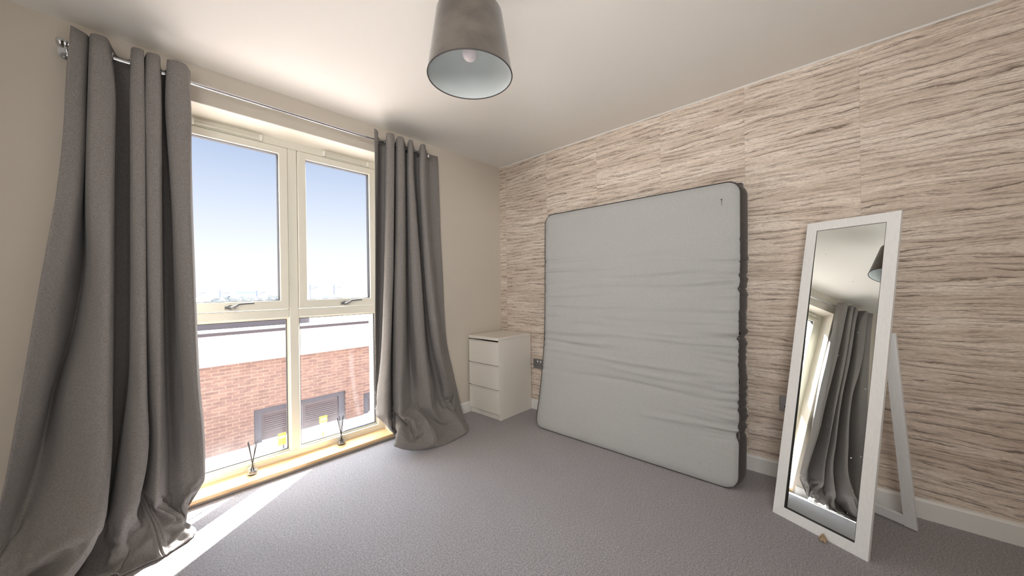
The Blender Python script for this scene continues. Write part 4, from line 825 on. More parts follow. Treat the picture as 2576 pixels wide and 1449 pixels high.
        [1291,2486,240,1299,2486,246,1291,2479,241,1296,2475,250,1304,2472,255,1288,2467,244,1276,2462,234,1267,2447,227,1274,2454,207,1269,2441,190,1265,2413,175,1261,2366,162,1258,2336,156,1261,2319,158,1271,2342,161,1286,2379,164,1309,2385,192,1314,2390,213,1333,2388,238,1346,2390,228,1353,2386,234,1363,2381,234,1337,2375,242,1315,2366,258,1345,2345,246,1363,2342,218,1382,2327,199,1367,2293,177,1387,2291,186,1381,2272,189,1399,2257,196,1424,2277,186,1455,2292,187,1484,2301,193,1507,2304,203,1503,2311,194,1510,2317,187,1523,2313,192,1529,2321,178,1538,2329,168,1574,2337,153,1598,2309,154,1609,2297,155,1626,2286,160,1645,2303,160,1667,2320,162,1689,2334,165,1709,2339,175,1726,2345,180,1761,2353,187,1773,2367,171,1785,2369,172,1782,2361,180,1793,2361,181,1800,2368,176,1824,2361,179,1843,2380,175,1854,2394,168,1867,2411,160,1891,2414,166,1907,2431,163,1922,2449,159,1940,2459,158,1960,2471,156,1985,2482,154,2006,2499,149,2016,2508,147],
        [1276,2490,255,1280,2497,259,1280,2490,262,1282,2486,267,1288,2484,272,1274,2468,263,1264,2462,251,1257,2466,235,1251,2458,215,1247,2441,202,1252,2410,196,1251,2363,184,1244,2334,177,1252,2318,181,1261,2350,182,1273,2388,183,1305,2396,207,1320,2411,222,1342,2411,245,1354,2413,235,1361,2410,241,1370,2401,249,1340,2399,249,1327,2386,266,1355,2367,248,1378,2350,235,1372,2322,221,1356,2302,192,1368,2287,202,1375,2276,211,1398,2272,216,1422,2294,205,1448,2312,200,1477,2320,208,1499,2324,218,1498,2331,209,1505,2336,202,1518,2333,207,1523,2342,192,1533,2349,182,1569,2334,177,1590,2304,177,1603,2294,179,1620,2298,181,1640,2317,181,1662,2335,183,1684,2352,185,1706,2355,196,1721,2365,198,1753,2379,191,1773,2380,195,1776,2388,188,1781,2383,192,1786,2380,195,1793,2387,188,1812,2375,197,1832,2390,192,1847,2403,188,1864,2418,184,1883,2433,180,1908,2436,185,1924,2451,184,1937,2468,181,1957,2479,179,1982,2490,177,2004,2504,174,2014,2514,172],
        [1262,2501,266,1264,2498,272,1259,2493,272,1265,2500,280,1271,2497,285,1263,2485,269,1254,2479,255,1243,2471,240,1233,2458,225,1233,2437,220,1236,2407,214,1244,2358,208,1235,2331,200,1253,2324,205,1274,2350,203,1277,2390,207,1298,2415,221,1331,2433,223,1349,2433,249,1361,2436,242,1368,2433,249,1373,2424,260,1342,2422,254,1339,2405,260,1355,2372,262,1364,2347,255,1353,2323,237,1338,2297,210,1355,2290,221,1368,2274,230,1390,2292,226,1412,2315,215,1442,2330,216,1470,2339,223,1492,2343,232,1492,2350,225,1500,2356,218,1514,2353,221,1520,2362,207,1534,2363,202,1561,2330,201,1584,2302,201,1598,2294,204,1616,2309,204,1636,2330,203,1659,2350,204,1681,2369,205,1703,2373,216,1718,2385,214,1750,2402,207,1768,2395,215,1773,2399,213,1779,2403,208,1783,2395,214,1790,2400,210,1800,2389,215,1819,2405,209,1835,2416,206,1854,2430,204,1876,2443,202,1900,2454,202,1924,2457,206,1939,2469,206,1953,2487,203,1978,2498,201,2002,2510,199,2012,2519,196],
        [1255,2510,289,1251,2514,286,1251,2505,283,1242,2502,278,1247,2502,293,1242,2484,283,1244,2471,272,1236,2459,258,1230,2446,247,1219,2433,234,1221,2404,234,1235,2354,231,1233,2328,225,1253,2331,229,1269,2359,226,1292,2391,227,1294,2434,233,1331,2447,243,1355,2457,253,1367,2460,251,1373,2457,257,1373,2447,270,1342,2446,259,1350,2414,263,1349,2378,281,1340,2354,259,1332,2331,246,1324,2295,231,1339,2283,239,1357,2295,241,1380,2313,236,1405,2334,230,1435,2348,233,1463,2358,238,1484,2363,246,1488,2370,240,1496,2375,234,1509,2373,236,1520,2374,228,1527,2360,226,1554,2326,225,1578,2299,225,1596,2301,228,1611,2321,226,1633,2342,226,1657,2363,227,1678,2385,227,1701,2396,232,1720,2405,235,1748,2424,225,1767,2417,230,1766,2407,237,1775,2416,229,1775,2408,231,1786,2409,234,1815,2400,230,1829,2389,226,1843,2403,226,1859,2421,226,1877,2441,226,1896,2460,226,1917,2473,225,1939,2475,229,1953,2489,228,1974,2505,226,1998,2516,224,2009,2524,222],
        [1249,2515,280,1244,2518,285,1239,2520,276,1248,2528,275,1242,2512,271,1241,2502,267,1230,2489,261,1219,2472,257,1207,2453,254,1202,2432,253,1206,2401,252,1223,2352,253,1232,2327,250,1245,2341,250,1265,2367,250,1295,2395,251,1309,2435,253,1327,2470,254,1358,2481,258,1371,2484,261,1377,2480,267,1372,2471,278,1351,2458,276,1349,2425,284,1328,2392,277,1317,2362,267,1310,2338,251,1314,2300,252,1331,2302,254,1348,2315,250,1374,2328,251,1400,2348,251,1429,2364,252,1456,2376,255,1477,2385,256,1490,2387,259,1494,2394,251,1508,2387,255,1511,2370,250,1520,2356,250,1548,2323,249,1575,2300,250,1589,2312,250,1609,2330,250,1632,2352,250,1656,2376,250,1678,2400,250,1701,2414,252,1718,2426,252,1750,2440,249,1769,2431,251,1771,2421,254,1772,2412,254,1771,2405,252,1779,2397,251,1806,2388,251,1829,2385,250,1844,2397,250,1861,2414,250,1880,2433,250,1899,2453,250,1917,2471,250,1932,2488,249,1954,2492,253,1970,2511,250,1995,2522,248,2006,2529,247],
        [1247,2538,284,1256,2535,285,1257,2533,291,1258,2530,291,1243,2520,290,1227,2507,285,1229,2492,278,1224,2472,276,1217,2451,275,1210,2431,275,1201,2400,276,1213,2349,274,1233,2328,275,1247,2344,275,1268,2369,275,1292,2402,275,1319,2436,275,1331,2475,278,1357,2496,277,1374,2505,276,1381,2500,282,1367,2495,281,1356,2468,291,1331,2440,276,1314,2402,276,1305,2370,275,1303,2341,275,1310,2304,276,1331,2307,274,1351,2316,275,1373,2336,275,1399,2355,275,1426,2375,275,1451,2390,275,1471,2401,275,1485,2401,278,1496,2404,274,1503,2388,275,1509,2371,275,1518,2357,275,1545,2323,274,1573,2304,275,1589,2317,275,1610,2336,275,1633,2360,275,1657,2386,275,1680,2411,275,1702,2430,275,1719,2444,275,1751,2452,275,1769,2441,276,1763,2432,276,1761,2417,277,1764,2403,276,1770,2392,275,1800,2380,275,1822,2385,275,1838,2397,275,1856,2414,275,1876,2433,275,1896,2452,275,1915,2470,275,1931,2487,275,1947,2503,274,1972,2511,276,1991,2528,273,2002,2533,272],
        [1257,2546,301,1250,2542,303,1250,2538,306,1260,2536,298,1255,2525,301,1245,2503,302,1237,2489,302,1224,2474,300,1215,2454,300,1208,2434,300,1207,2402,300,1212,2349,300,1234,2331,300,1249,2346,300,1270,2372,300,1294,2405,300,1319,2441,300,1341,2476,300,1358,2505,300,1373,2520,297,1380,2516,301,1375,2499,303,1357,2475,300,1339,2439,300,1319,2403,300,1305,2372,300,1301,2344,300,1314,2310,301,1334,2310,300,1352,2322,300,1375,2340,300,1400,2360,300,1426,2380,300,1449,2397,300,1469,2409,300,1483,2413,300,1494,2405,300,1502,2391,300,1510,2374,300,1519,2360,300,1543,2324,299,1572,2308,300,1589,2321,300,1611,2341,300,1635,2367,300,1660,2394,300,1684,2420,300,1705,2442,300,1723,2457,300,1754,2465,300,1771,2453,301,1764,2441,301,1765,2423,300,1764,2407,300,1767,2393,300,1794,2377,300,1815,2384,300,1831,2397,300,1850,2414,300,1870,2433,300,1891,2453,300,1910,2472,300,1928,2488,300,1945,2503,300,1965,2518,299,1987,2531,299,1998,2537,298],
        [1251,2549,326,1260,2546,323,1253,2544,327,1262,2539,326,1255,2528,325,1244,2508,325,1236,2493,325,1226,2475,325,1216,2455,325,1210,2435,325,1208,2403,325,1214,2350,325,1235,2333,325,1251,2348,325,1272,2374,325,1296,2407,325,1321,2444,325,1344,2478,325,1363,2507,325,1373,2526,323,1381,2521,325,1376,2506,325,1358,2478,325,1338,2441,325,1320,2404,325,1306,2374,325,1302,2346,325,1316,2314,325,1336,2314,325,1354,2326,325,1377,2344,325,1402,2364,325,1427,2385,325,1450,2403,325,1469,2415,325,1484,2417,325,1495,2410,325,1502,2394,325,1510,2377,325,1519,2362,325,1543,2326,325,1572,2312,325,1589,2325,325,1612,2346,325,1637,2372,325,1662,2401,325,1687,2429,325,1709,2452,325,1726,2468,325,1757,2476,325,1772,2464,325,1770,2447,325,1765,2428,325,1762,2409,325,1763,2394,325,1788,2376,325,1809,2382,325,1825,2396,325,1844,2413,325,1865,2434,325,1886,2455,325,1905,2474,325,1923,2491,325,1940,2505,325,1961,2519,325,1982,2532,324,1993,2539,324],
        [1254,2549,348,1263,2551,350,1261,2543,349,1253,2540,351,1259,2530,350,1246,2510,350,1238,2495,350,1228,2476,350,1218,2456,350,1211,2435,350,1209,2403,350,1215,2351,350,1237,2335,350,1252,2349,350,1273,2375,350,1297,2409,350,1322,2446,350,1345,2480,350,1364,2509,350,1375,2529,350,1382,2525,349,1375,2509,350,1359,2480,350,1339,2443,350,1320,2406,350,1306,2375,350,1303,2348,350,1318,2317,350,1338,2317,350,1356,2330,350,1379,2348,350,1404,2369,350,1429,2390,350,1452,2408,350,1471,2420,350,1485,2423,350,1496,2414,350,1503,2398,350,1510,2380,350,1518,2364,350,1542,2328,350,1571,2314,350,1589,2328,350,1612,2350,350,1637,2378,350,1664,2407,350,1689,2436,350,1712,2460,350,1729,2477,350,1759,2485,350,1772,2471,350,1768,2453,350,1763,2432,350,1758,2411,350,1758,2395,350,1782,2374,350,1803,2380,350,1819,2394,350,1838,2413,350,1859,2434,350,1880,2455,350,1900,2476,350,1918,2493,350,1935,2507,350,1955,2520,350,1977,2533,350,1987,2540,349],
        [1253,2544,375,1253,2552,375,1262,2552,375,1262,2541,375,1254,2532,375,1248,2512,375,1240,2496,375,1230,2477,375,1219,2456,375,1212,2435,375,1210,2403,375,1217,2351,375,1238,2335,375,1253,2350,375,1274,2377,375,1298,2411,375,1323,2447,375,1346,2482,375,1365,2511,375,1376,2531,375,1384,2527,374,1376,2511,375,1359,2482,375,1339,2444,375,1320,2407,375,1307,2376,375,1303,2349,375,1319,2319,375,1339,2320,375,1358,2333,375,1381,2352,375,1406,2373,375,1431,2395,375,1454,2413,375,1473,2426,375,1487,2429,375,1497,2419,375,1504,2402,375,1509,2382,375,1517,2366,375,1541,2329,375,1569,2316,375,1588,2330,375,1611,2353,375,1637,2382,375,1664,2413,375,1690,2442,375,1713,2467,375,1731,2484,375,1760,2492,375,1770,2477,375,1766,2458,375,1759,2435,375,1754,2412,375,1752,2395,375,1775,2373,375,1796,2378,375,1812,2393,375,1832,2412,375,1853,2434,375,1875,2456,375,1895,2477,375,1913,2494,375,1930,2509,375,1950,2522,375,1971,2534,375,1982,2540,375],
        [1252,2544,399,1253,2551,400,1262,2550,399,1263,2541,399,1257,2533,400,1251,2513,400,1243,2497,400,1232,2477,400,1221,2455,400,1213,2433,400,1211,2401,400,1218,2351,400,1239,2336,400,1255,2351,400,1275,2377,400,1299,2412,400,1324,2448,400,1347,2484,400,1366,2513,400,1377,2532,400,1385,2529,399,1376,2513,400,1360,2483,400,1340,2445,400,1321,2408,400,1307,2377,400,1304,2350,400,1321,2320,400,1341,2322,400,1360,2336,400,1383,2355,400,1408,2378,400,1433,2400,400,1457,2419,400,1475,2432,400,1490,2435,400,1500,2424,400,1504,2405,400,1509,2384,400,1516,2366,400,1539,2330,400,1567,2317,400,1586,2332,400,1610,2356,400,1636,2385,400,1664,2417,400,1691,2447,400,1714,2473,400,1731,2491,400,1760,2497,400,1768,2482,400,1763,2461,400,1755,2436,400,1748,2412,400,1746,2394,400,1768,2370,400,1789,2376,400,1805,2391,400,1825,2411,400,1847,2433,400,1869,2456,400,1889,2478,400,1907,2496,400,1924,2510,400,1944,2523,400,1965,2534,400,1975,2540,400],
        [1249,2542,425,1254,2542,424,1262,2549,426,1265,2541,424,1260,2533,424,1254,2515,425,1246,2498,425,1234,2477,425,1223,2454,425,1215,2431,425,1213,2399,425,1219,2350,425,1240,2336,425,1255,2351,425,1276,2378,425,1300,2412,425,1324,2449,425,1347,2485,425,1366,2514,425,1377,2533,425,1385,2530,424,1377,2514,425,1360,2484,425,1340,2446,425,1321,2408,425,1307,2377,425,1305,2350,425,1323,2321,425,1343,2323,425,1362,2338,425,1385,2359,425,1411,2383,425,1436,2406,425,1460,2426,425,1479,2439,425,1493,2443,425,1502,2430,425,1505,2409,425,1508,2385,425,1514,2367,425,1536,2331,425,1565,2318,425,1584,2333,425,1608,2358,425,1635,2388,425,1663,2421,425,1690,2452,425,1713,2478,425,1731,2496,425,1759,2501,425,1766,2486,425,1759,2464,425,1750,2437,425,1741,2411,425,1738,2392,425,1760,2368,425,1781,2373,425,1798,2389,425,1818,2409,425,1840,2433,425,1862,2457,425,1883,2479,425,1902,2498,425,1918,2512,425,1938,2523,425,1958,2534,425,1968,2540,425],
        [1248,2540,450,1255,2541,450,1259,2548,450,1268,2548,450,1261,2535,450,1257,2516,450,1249,2499,450,1237,2477,450,1225,2452,450,1216,2428,450,1214,2397,450,1221,2349,450,1241,2335,450,1256,2351,450,1277,2378,450,1300,2413,450,1325,2450,450,1348,2485,450,1366,2514,450,1377,2534,450,1386,2531,449,1377,2515,450,1360,2484,450,1340,2446,450,1321,2408,450,1308,2376,450,1305,2349,450,1324,2321,450,1345,2324,450,1364,2340,450,1388,2362,450,1414,2387,450,1440,2412,450,1463,2433,450,1482,2447,450,1498,2450,450,1505,2437,450,1506,2413,450,1507,2387,450,1511,2366,450,1533,2330,450,1562,2319,450,1581,2334,450,1605,2360,450,1633,2391,450,1661,2424,450,1688,2456,450,1712,2483,450,1730,2501,450,1757,2504,450,1762,2488,450,1755,2465,450,1744,2437,450,1734,2410,450,1730,2390,450,1751,2364,450,1773,2370,450,1790,2386,450,1811,2407,450,1833,2432,450,1856,2457,450,1877,2480,450,1896,2499,450,1912,2513,450,1931,2524,450,1952,2534,450,1961,2539,450],
        [1247,2535,475,1253,2540,475,1261,2542,475,1266,2548,475,1269,2536,475,1261,2518,475,1252,2500,475,1239,2476,475,1227,2450,475,1217,2425,475,1215,2394,475,1222,2348,475,1242,2335,475,1257,2350,475,1277,2378,475,1301,2413,475,1325,2450,475,1348,2486,475,1366,2515,475,1378,2534,475,1386,2532,474,1377,2515,475,1360,2484,475,1340,2446,475,1321,2407,475,1308,2376,475,1306,2349,475,1326,2321,475,1347,2325,475,1367,2342,475,1391,2365,475,1417,2392,475,1444,2419,475,1467,2441,475,1486,2455,475,1501,2458,475,1507,2443,475,1507,2416,475,1505,2388,475,1508,2366,475,1530,2330,475,1559,2319,475,1578,2335,475,1603,2361,475,1630,2393,475,1659,2427,475,1687,2460,475,1710,2487,475,1728,2506,475,1754,2507,475,1758,2490,475,1749,2466,475,1737,2437,475,1726,2408,475,1721,2388,475,1742,2361,475,1764,2367,475,1782,2383,475,1803,2406,475,1826,2431,475,1849,2457,475,1871,2481,475,1890,2501,475,1906,2515,475,1925,2525,475,1944,2534,475,1954,2538,475],
        [500,1245,2532,1253,2538,1261,2543,1268,2546,1270,2539,1265,2520,1256,2500,1242,2475,1229,2447,1219,2421,1216,2390,1223,2346,1243,2334,1258,2350,1278,2378,1301,2413,1326,2450,1348,2486,1367,2515,1380,2533,1384,2534,1376,2516,1360,2484,1340,2446,1322,2407,1308,2375,1307,2348,1328,2320,1349,2325,1369,2343,1394,2369,1421,2397,1448,2425,1472,2448,1490,2464,1505,2466,1509,2449,1507,2420,1503,2388,1505,2365,1526,2329,1556,2319,1575,2336,1600,2362,1628,2395,1657,2430,1684,2463,1708,2491,1726,2510,1751,2509,1754,2491,1744,2466,1730,2436,1718,2406,1712,2385,1733,2357,1756,2363,1774,2380,1796,2404,1819,2430,1843,2457,1865,2482,1884,2502,1900,2516,1918,2525,1937,2533,1947,2537],
        [525,1243,2527,1252,2535,1261,2541,1270,2546,1273,2540,1269,2521,1259,2501,1245,2474,1231,2445,1220,2418,1217,2387,1225,2344,1244,2333,1258,2349,1278,2377,1302,2412,1326,2450,1348,2486,1367,2515,1380,2533,1384,2535,1376,2516,1360,2484,1340,2445,1322,2406,1309,2374,1307,2347,1329,2320,1351,2325,1372,2345,1397,2372,1424,2402,1451,2431,1476,2456,1495,2472,1508,2474,1511,2455,1507,2423,1501,2389,1502,2364,1523,2329,1552,2319,1572,2336,1597,2363,1625,2396,1654,2432,1682,2466,1706,2494,1724,2513,1747,2511,1749,2492,1738,2466,1723,2434,1709,2404,1703,2382,1725,2354,1747,2360,1766,2378,1788,2402,1812,2429,1836,2457,1858,2483,1878,2504,1893,2517,1911,2526,1930,2533,1939,2536],
        [550,1241,2523,1252,2531,1262,2539,1272,2546,1276,2541,1273,2523,1263,2502,1248,2473,1233,2442,1222,2414,1218,2384,1226,2343,1245,2332,1259,2348,1279,2377,1302,2412,1326,2450,1349,2486,1367,2516,1380,2533,1384,2535,1376,2517,1360,2484,1341,2445,1322,2405,1309,2373,1308,2346,1331,2319,1353,2326,1374,2346,1400,2374,1428,2406,1455,2437,1480,2463,1499,2480,1512,2482,1513,2461,1507,2427,1499,2390,1498,2363,1519,2328,1549,2319,1569,2337,1594,2364,1622,2398,1651,2434,1679,2469,1703,2498,1721,2517,1743,2512,1745,2493,1732,2466,1716,2433,1701,2402,1694,2378,1716,2350,1739,2356,1758,2375,1780,2400,1805,2428,1829,2457,1852,2484,1872,2505,1887,2518,1905,2526,1923,2532,1932,2536],
        [575,1239,2518,1251,2528,1262,2537,1274,2546,1279,2542,1276,2524,1266,2502,1251,2472,1235,2440,1223,2410,1220,2381,1228,2341,1246,2331,1260,2348,1280,2376,1303,2412,1326,2450,1349,2486,1367,2516,1380,2534,1384,2535,1376,2517,1360,2484,1341,2444,1322,2405,1309,2373,1309,2345,1333,2319,1355,2326,1376,2347,1403,2377,1431,2411,1459,2443,1484,2470,1503,2487,1515,2489,1515,2467,1507,2430,1497,2390,1495,2362,1516,2327,1546,2319,1565,2337,1591,2365,1619,2400,1648,2436,1676,2471,1701,2501,1718,2520,1740,2514,1740,2494,1727,2466,1709,2432,1693,2400,1685,2376,1707,2347,1731,2353,1750,2372,1773,2398,1798,2428,1823,2457,1846,2485,1866,2506,1881,2520,1898,2527,1917,2532,1925,2535],
        [600,1237,2514,1250,2525,1263,2536,1275,2546,1282,2543,1280,2526,1269,2503,1253,2471,1237,2437,1224,2407,1221,2378,1229,2340,1247,2331,1261,2347,1281,2376,1303,2412,1327,2450,1349,2487,1368,2516,1380,2534,1384,2535,1376,2517,1360,2484,1341,2444,1323,2404,1310,2372,1310,2345,1334,2319,1357,2326,1379,2349,1405,2380,1434,2415,1462,2449,1487,2477,1506,2495,1518,2496,1517,2472,1507,2433,1495,2391,1492,2361,1512,2327,1543,2319,1563,2337,1588,2366,1616,2401,1646,2438,1674,2474,1698,2503,1716,2523,1736,2516,1736,2495,1721,2466,1702,2431,1685,2398,1677,2373,1699,2344,1724,2350,1743,2370,1766,2397,1791,2427,1817,2457,1840,2485,1860,2508,1876,2521,1892,2527,1910,2531,1919,2534],
        [625,1236,2510,1250,2523,1263,2535,1277,2546,1284,2544,1283,2527,1272,2503,1256,2471,1239,2435,1226,2404,1222,2375,1231,2339,1248,2330,1262,2347,1281,2376,1304,2412,1328,2451,1350,2487,1368,2516,1380,2534,1384,2536,1376,2517,1361,2484,1341,2444,1323,2404,1310,2371,1310,2344,1336,2319,1358,2327,1381,2350,1408,2383,1437,2419,1466,2454,1491,2483,1509,2501,1521,2502,1518,2477,1506,2435,1494,2392,1490,2360,1510,2327,1540,2320,1560,2338,1585,2367,1614,2403,1644,2440,1672,2476,1696,2506,1714,2526,1733,2518,1732,2496,1717,2466,1697,2430,1679,2396,1669,2371,1692,2341,1717,2348,1736,2368,1760,2395,1785,2426,1811,2458,1835,2486,1855,2509,1870,2522,1887,2528,1905,2531,1913,2533],
        [650,1234,2507,1249,2521,1264,2534,1278,2546,1286,2545,1286,2529,1275,2504,1258,2470,1240,2434,1227,2402,1223,2373,1232,2338,1249,2330,1263,2347,1282,2376,1305,2413,1328,2451,1350,2488,1369,2517,1381,2535,1384,2536,1377,2518,1361,2484,1342,2444,1323,2404,1311,2371,1311,2344,1338,2319,1360,2328,1383,2352,1410,2385,1440,2422,1468,2458,1493,2488,1512,2506,1523,2508,1519,2481,1506,2438,1492,2392,1487,2360,1507,2327,1538,2320,1558,2339,1583,2369,1612,2404,1642,2443,1670,2479,1694,2509,1712,2529,1731,2520,1729,2498,1713,2467,1692,2430,1673,2395,1663,2369,1685,2339,1710,2346,1730,2367,1754,2395,1780,2426,1806,2458,1830,2487,1850,2510,1865,2523,1882,2528,1900,2531,1908,2533],
        [675,1232,2503,1249,2519,1264,2533,1279,2546,1289,2545,1289,2530,1277,2505,1260,2470,1242,2433,1228,2400,1224,2372,1234,2338,1250,2330,1264,2348,1284,2377,1306,2413,1329,2452,1351,2488,1369,2518,1381,2536,1385,2537,1377,2518,1362,2485,1342,2444,1324,2404,1311,2371,1312,2344,1339,2319,1362,2329,1385,2354,1412,2387,1442,2425,1470,2462,1496,2492,1514,2511,1525,2512,1520,2485,1506,2440,1491,2393,1485,2360,1505,2328,1536,2321,1556,2340,1582,2370,1611,2406,1640,2445,1668,2481,1693,2512,1711,2532,1728,2522,1726,2500,1709,2468,1687,2431,1667,2395,1656,2368,1679,2337,1704,2344,1724,2366,1748,2394,1775,2426,1801,2459,1825,2488,1846,2512,1861,2525,1877,2529,1895,2531,1903,2533],
        [700,1231,2499,1248,2517,1265,2533,1281,2546,1291,2546,1291,2531,1280,2506,1262,2470,1244,2432,1230,2398,1226,2371,1235,2338,1252,2330,1266,2348,1285,2377,1307,2414,1331,2452,1352,2489,1370,2518,1382,2536,1386,2538,1378,2519,1362,2485,1343,2444,1324,2404,1312,2371,1313,2344,1341,2320,1364,2330,1387,2355,1414,2390,1444,2428,1472,2465,1497,2496,1516,2516,1526,2517,1521,2488,1506,2442,1490,2394,1483,2360,1503,2328,1535,2322,1555,2341,1580,2371,1609,2408,1639,2447,1667,2484,1691,2514,1709,2535,1726,2524,1723,2501,1705,2469,1682,2431,1662,2395,1651,2368,1674,2336,1699,2343,1719,2365,1743,2393,1770,2426,1796,2459,1821,2489,1841,2513,1857,2526,1873,2530,1891,2531,1899,2532],
        [725,1229,2496,1248,2516,1266,2532,1282,2546,1292,2547,1294,2532,1282,2506,1264,2470,1245,2431,1231,2397,1227,2370,1237,2338,1253,2331,1267,2348,1287,2378,1309,2414,1332,2453,1354,2489,1371,2519,1383,2537,1387,2538,1379,2519,1363,2485,1343,2445,1325,2404,1312,2371,1314,2344,1342,2321,1366,2331,1388,2357,1416,2392,1446,2431,1474,2469,1499,2500,1517,2519,1527,2520,1521,2491,1505,2444,1489,2395,1482,2360,1502,2329,1534,2323,1553,2342,1579,2373,1608,2410,1637,2449,1665,2486,1689,2517,1707,2537,1724,2526,1720,2503,1702,2470,1678,2431,1657,2394,1646,2367,1669,2335,1694,2342,1714,2364,1739,2393,1765,2426,1792,2460,1817,2490,1837,2514,1853,2527,1869,2530,1887,2531,1896,2532],
        [750,1228,2492,1248,2514,1266,2532,1283,2547,1294,2548,1296,2534,1284,2507,1266,2470,1247,2431,1232,2396,1228,2369,1239,2338,1255,2331,1269,2349,1288,2378,1310,2415,1333,2454,1355,2490,1373,2519,1384,2537,1388,2539,1380,2519,1364,2486,1344,2445,1326,2404,1313,2371,1315,2344,1344,2322,1367,2332,1390,2358,1418,2394,1447,2433,1476,2471,1501,2503,1519,2522,1528,2523,1522,2493,1505,2445,1487,2395,1480,2360,1500,2329,1533,2324,1552,2344,1578,2374,1606,2411,1636,2450,1664,2488,1688,2518,1705,2539,1722,2528,1718,2505,1699,2471,1675,2432,1653,2394,1641,2367,1664,2335,1689,2342,1710,2364,1734,2393,1761,2427,1788,2460,1812,2491,1833,2515,1849,2528,1866,2531,1884,2531,1893,2532],
        [775,1226,2488,1248,2513,1267,2532,1284,2547,1295,2548,1298,2535,1286,2508,1268,2470,1248,2430,1233,2395,1230,2368,1240,2338,1257,2332,1271,2350,1290,2379,1312,2416,1335,2454,1356,2491,1374,2520,1386,2538,1389,2539,1381,2520,1365,2486,1345,2445,1326,2404,1314,2371,1315,2345,1346,2323,1369,2333,1392,2360,1419,2396,1449,2435,1477,2474,1502,2505,1520,2525,1529,2526,1522,2495,1504,2446,1486,2396,1479,2360,1499,2330,1532,2325,1551,2345,1577,2376,1605,2413,1635,2452,1662,2489,1686,2520,1704,2541,1719,2529,1715,2506,1696,2473,1671,2433,1649,2395,1636,2367,1660,2334,1685,2341,1705,2364,1730,2393,1757,2427,1784,2461,1809,2492,1830,2516,1845,2529,1862,2532,1881,2532,1890,2532],
        [800,1225,2485,1248,2512,1267,2532,1285,2547,1297,2549,1301,2536,1288,2509,1270,2471,1250,2430,1235,2394,1231,2367,1242,2339,1259,2332,1273,2350,1292,2380,1314,2416,1337,2455,1358,2491,1375,2521,1387,2539,1390,2540,1382,2520,1366,2486,1346,2445,1327,2405,1314,2372,1316,2345,1347,2324,1371,2335,1394,2361,1421,2397,1450,2437,1478,2476,1503,2508,1520,2527,1529,2528,1521,2497,1503,2447,1485,2396,1477,2360,1498,2331,1531,2327,1551,2346,1576,2377,1604,2414,1633,2453,1661,2491,1685,2522,1702,2542,1717,2531,1713,2507,1693,2474,1668,2433,1645,2395,1632,2367,1656,2334,1681,2341,1702,2364,1726,2394,1753,2428,1780,2462,1805,2493,1826,2517,1842,2530,1860,2533,1879,2532,1888,2533],
        [980,1215,2459,1249,2508,1272,2535,1290,2549,1305,2552,1313,2542,1301,2514,1281,2473,1259,2430,1243,2392,1241,2367,1255,2343,1274,2340,1287,2358,1306,2387,1328,2423,1350,2461,1371,2496,1388,2525,1398,2542,1401,2543,1392,2523,1374,2489,1353,2448,1334,2407,1320,2375,1323,2349,1358,2332,1383,2345,1404,2371,1430,2407,1457,2446,1483,2484,1505,2515,1521,2534,1527,2533,1518,2501,1498,2451,1478,2400,1470,2364,1494,2337,1530,2337,1549,2356,1572,2386,1599,2422,1625,2461,1651,2497,1673,2527,1689,2547,1703,2538,1698,2516,1676,2482,1649,2441,1625,2401,1612,2372,1635,2339,1661,2346,1681,2369,1705,2399,1732,2434,1759,2468,1784,2499,1805,2524,1823,2537,1845,2539,1868,2535,1879,2535],
        [1250,1205,2429,1250,2500,1277,2536,1296,2549,1314,2555,1327,2548,1315,2519,1294,2477,1272,2432,1255,2393,1254,2369,1273,2351,1294,2350,1307,2368,1326,2397,1347,2431,1368,2467,1387,2502,1403,2529,1413,2545,1415,2546,1405,2526,1387,2493,1366,2452,1346,2412,1332,2381,1335,2357,1372,2345,1396,2358,1416,2383,1439,2417,1464,2454,1487,2489,1507,2518,1520,2535,1525,2534,1514,2503,1492,2454,1472,2404,1463,2370,1488,2347,1526,2350,1544,2369,1565,2397,1589,2431,1613,2466,1636,2500,1655,2529,1670,2548,1684,2545,1680,2527,1658,2492,1631,2450,1606,2409,1592,2380,1614,2350,1638,2357,1658,2379,1681,2409,1707,2442,1733,2476,1758,2506,1780,2530,1801,2544,1829,2544,1858,2539,1873,2538],
        [1520,1202,2414,1249,2488,1279,2528,1300,2548,1320,2556,1336,2549,1324,2519,1303,2476,1281,2431,1265,2392,1264,2369,1284,2354,1306,2356,1319,2374,1337,2402,1356,2435,1377,2470,1395,2503,1411,2530,1420,2546,1423,2546,1414,2528,1398,2495,1379,2456,1361,2417,1349,2387,1351,2364,1381,2352,1402,2364,1422,2390,1446,2423,1471,2461,1496,2496,1516,2526,1530,2543,1534,2542,1520,2511,1495,2461,1471,2411,1459,2376,1479,2355,1511,2356,1527,2374,1549,2401,1572,2434,1596,2469,1619,2502,1639,2530,1654,2549,1671,2551,1668,2534,1646,2497,1619,2453,1593,2410,1578,2379,1595,2356,1615,2363,1634,2385,1657,2414,1682,2446,1708,2479,1733,2508,1756,2531,1779,2545,1811,2546,1844,2540,1860,2538],
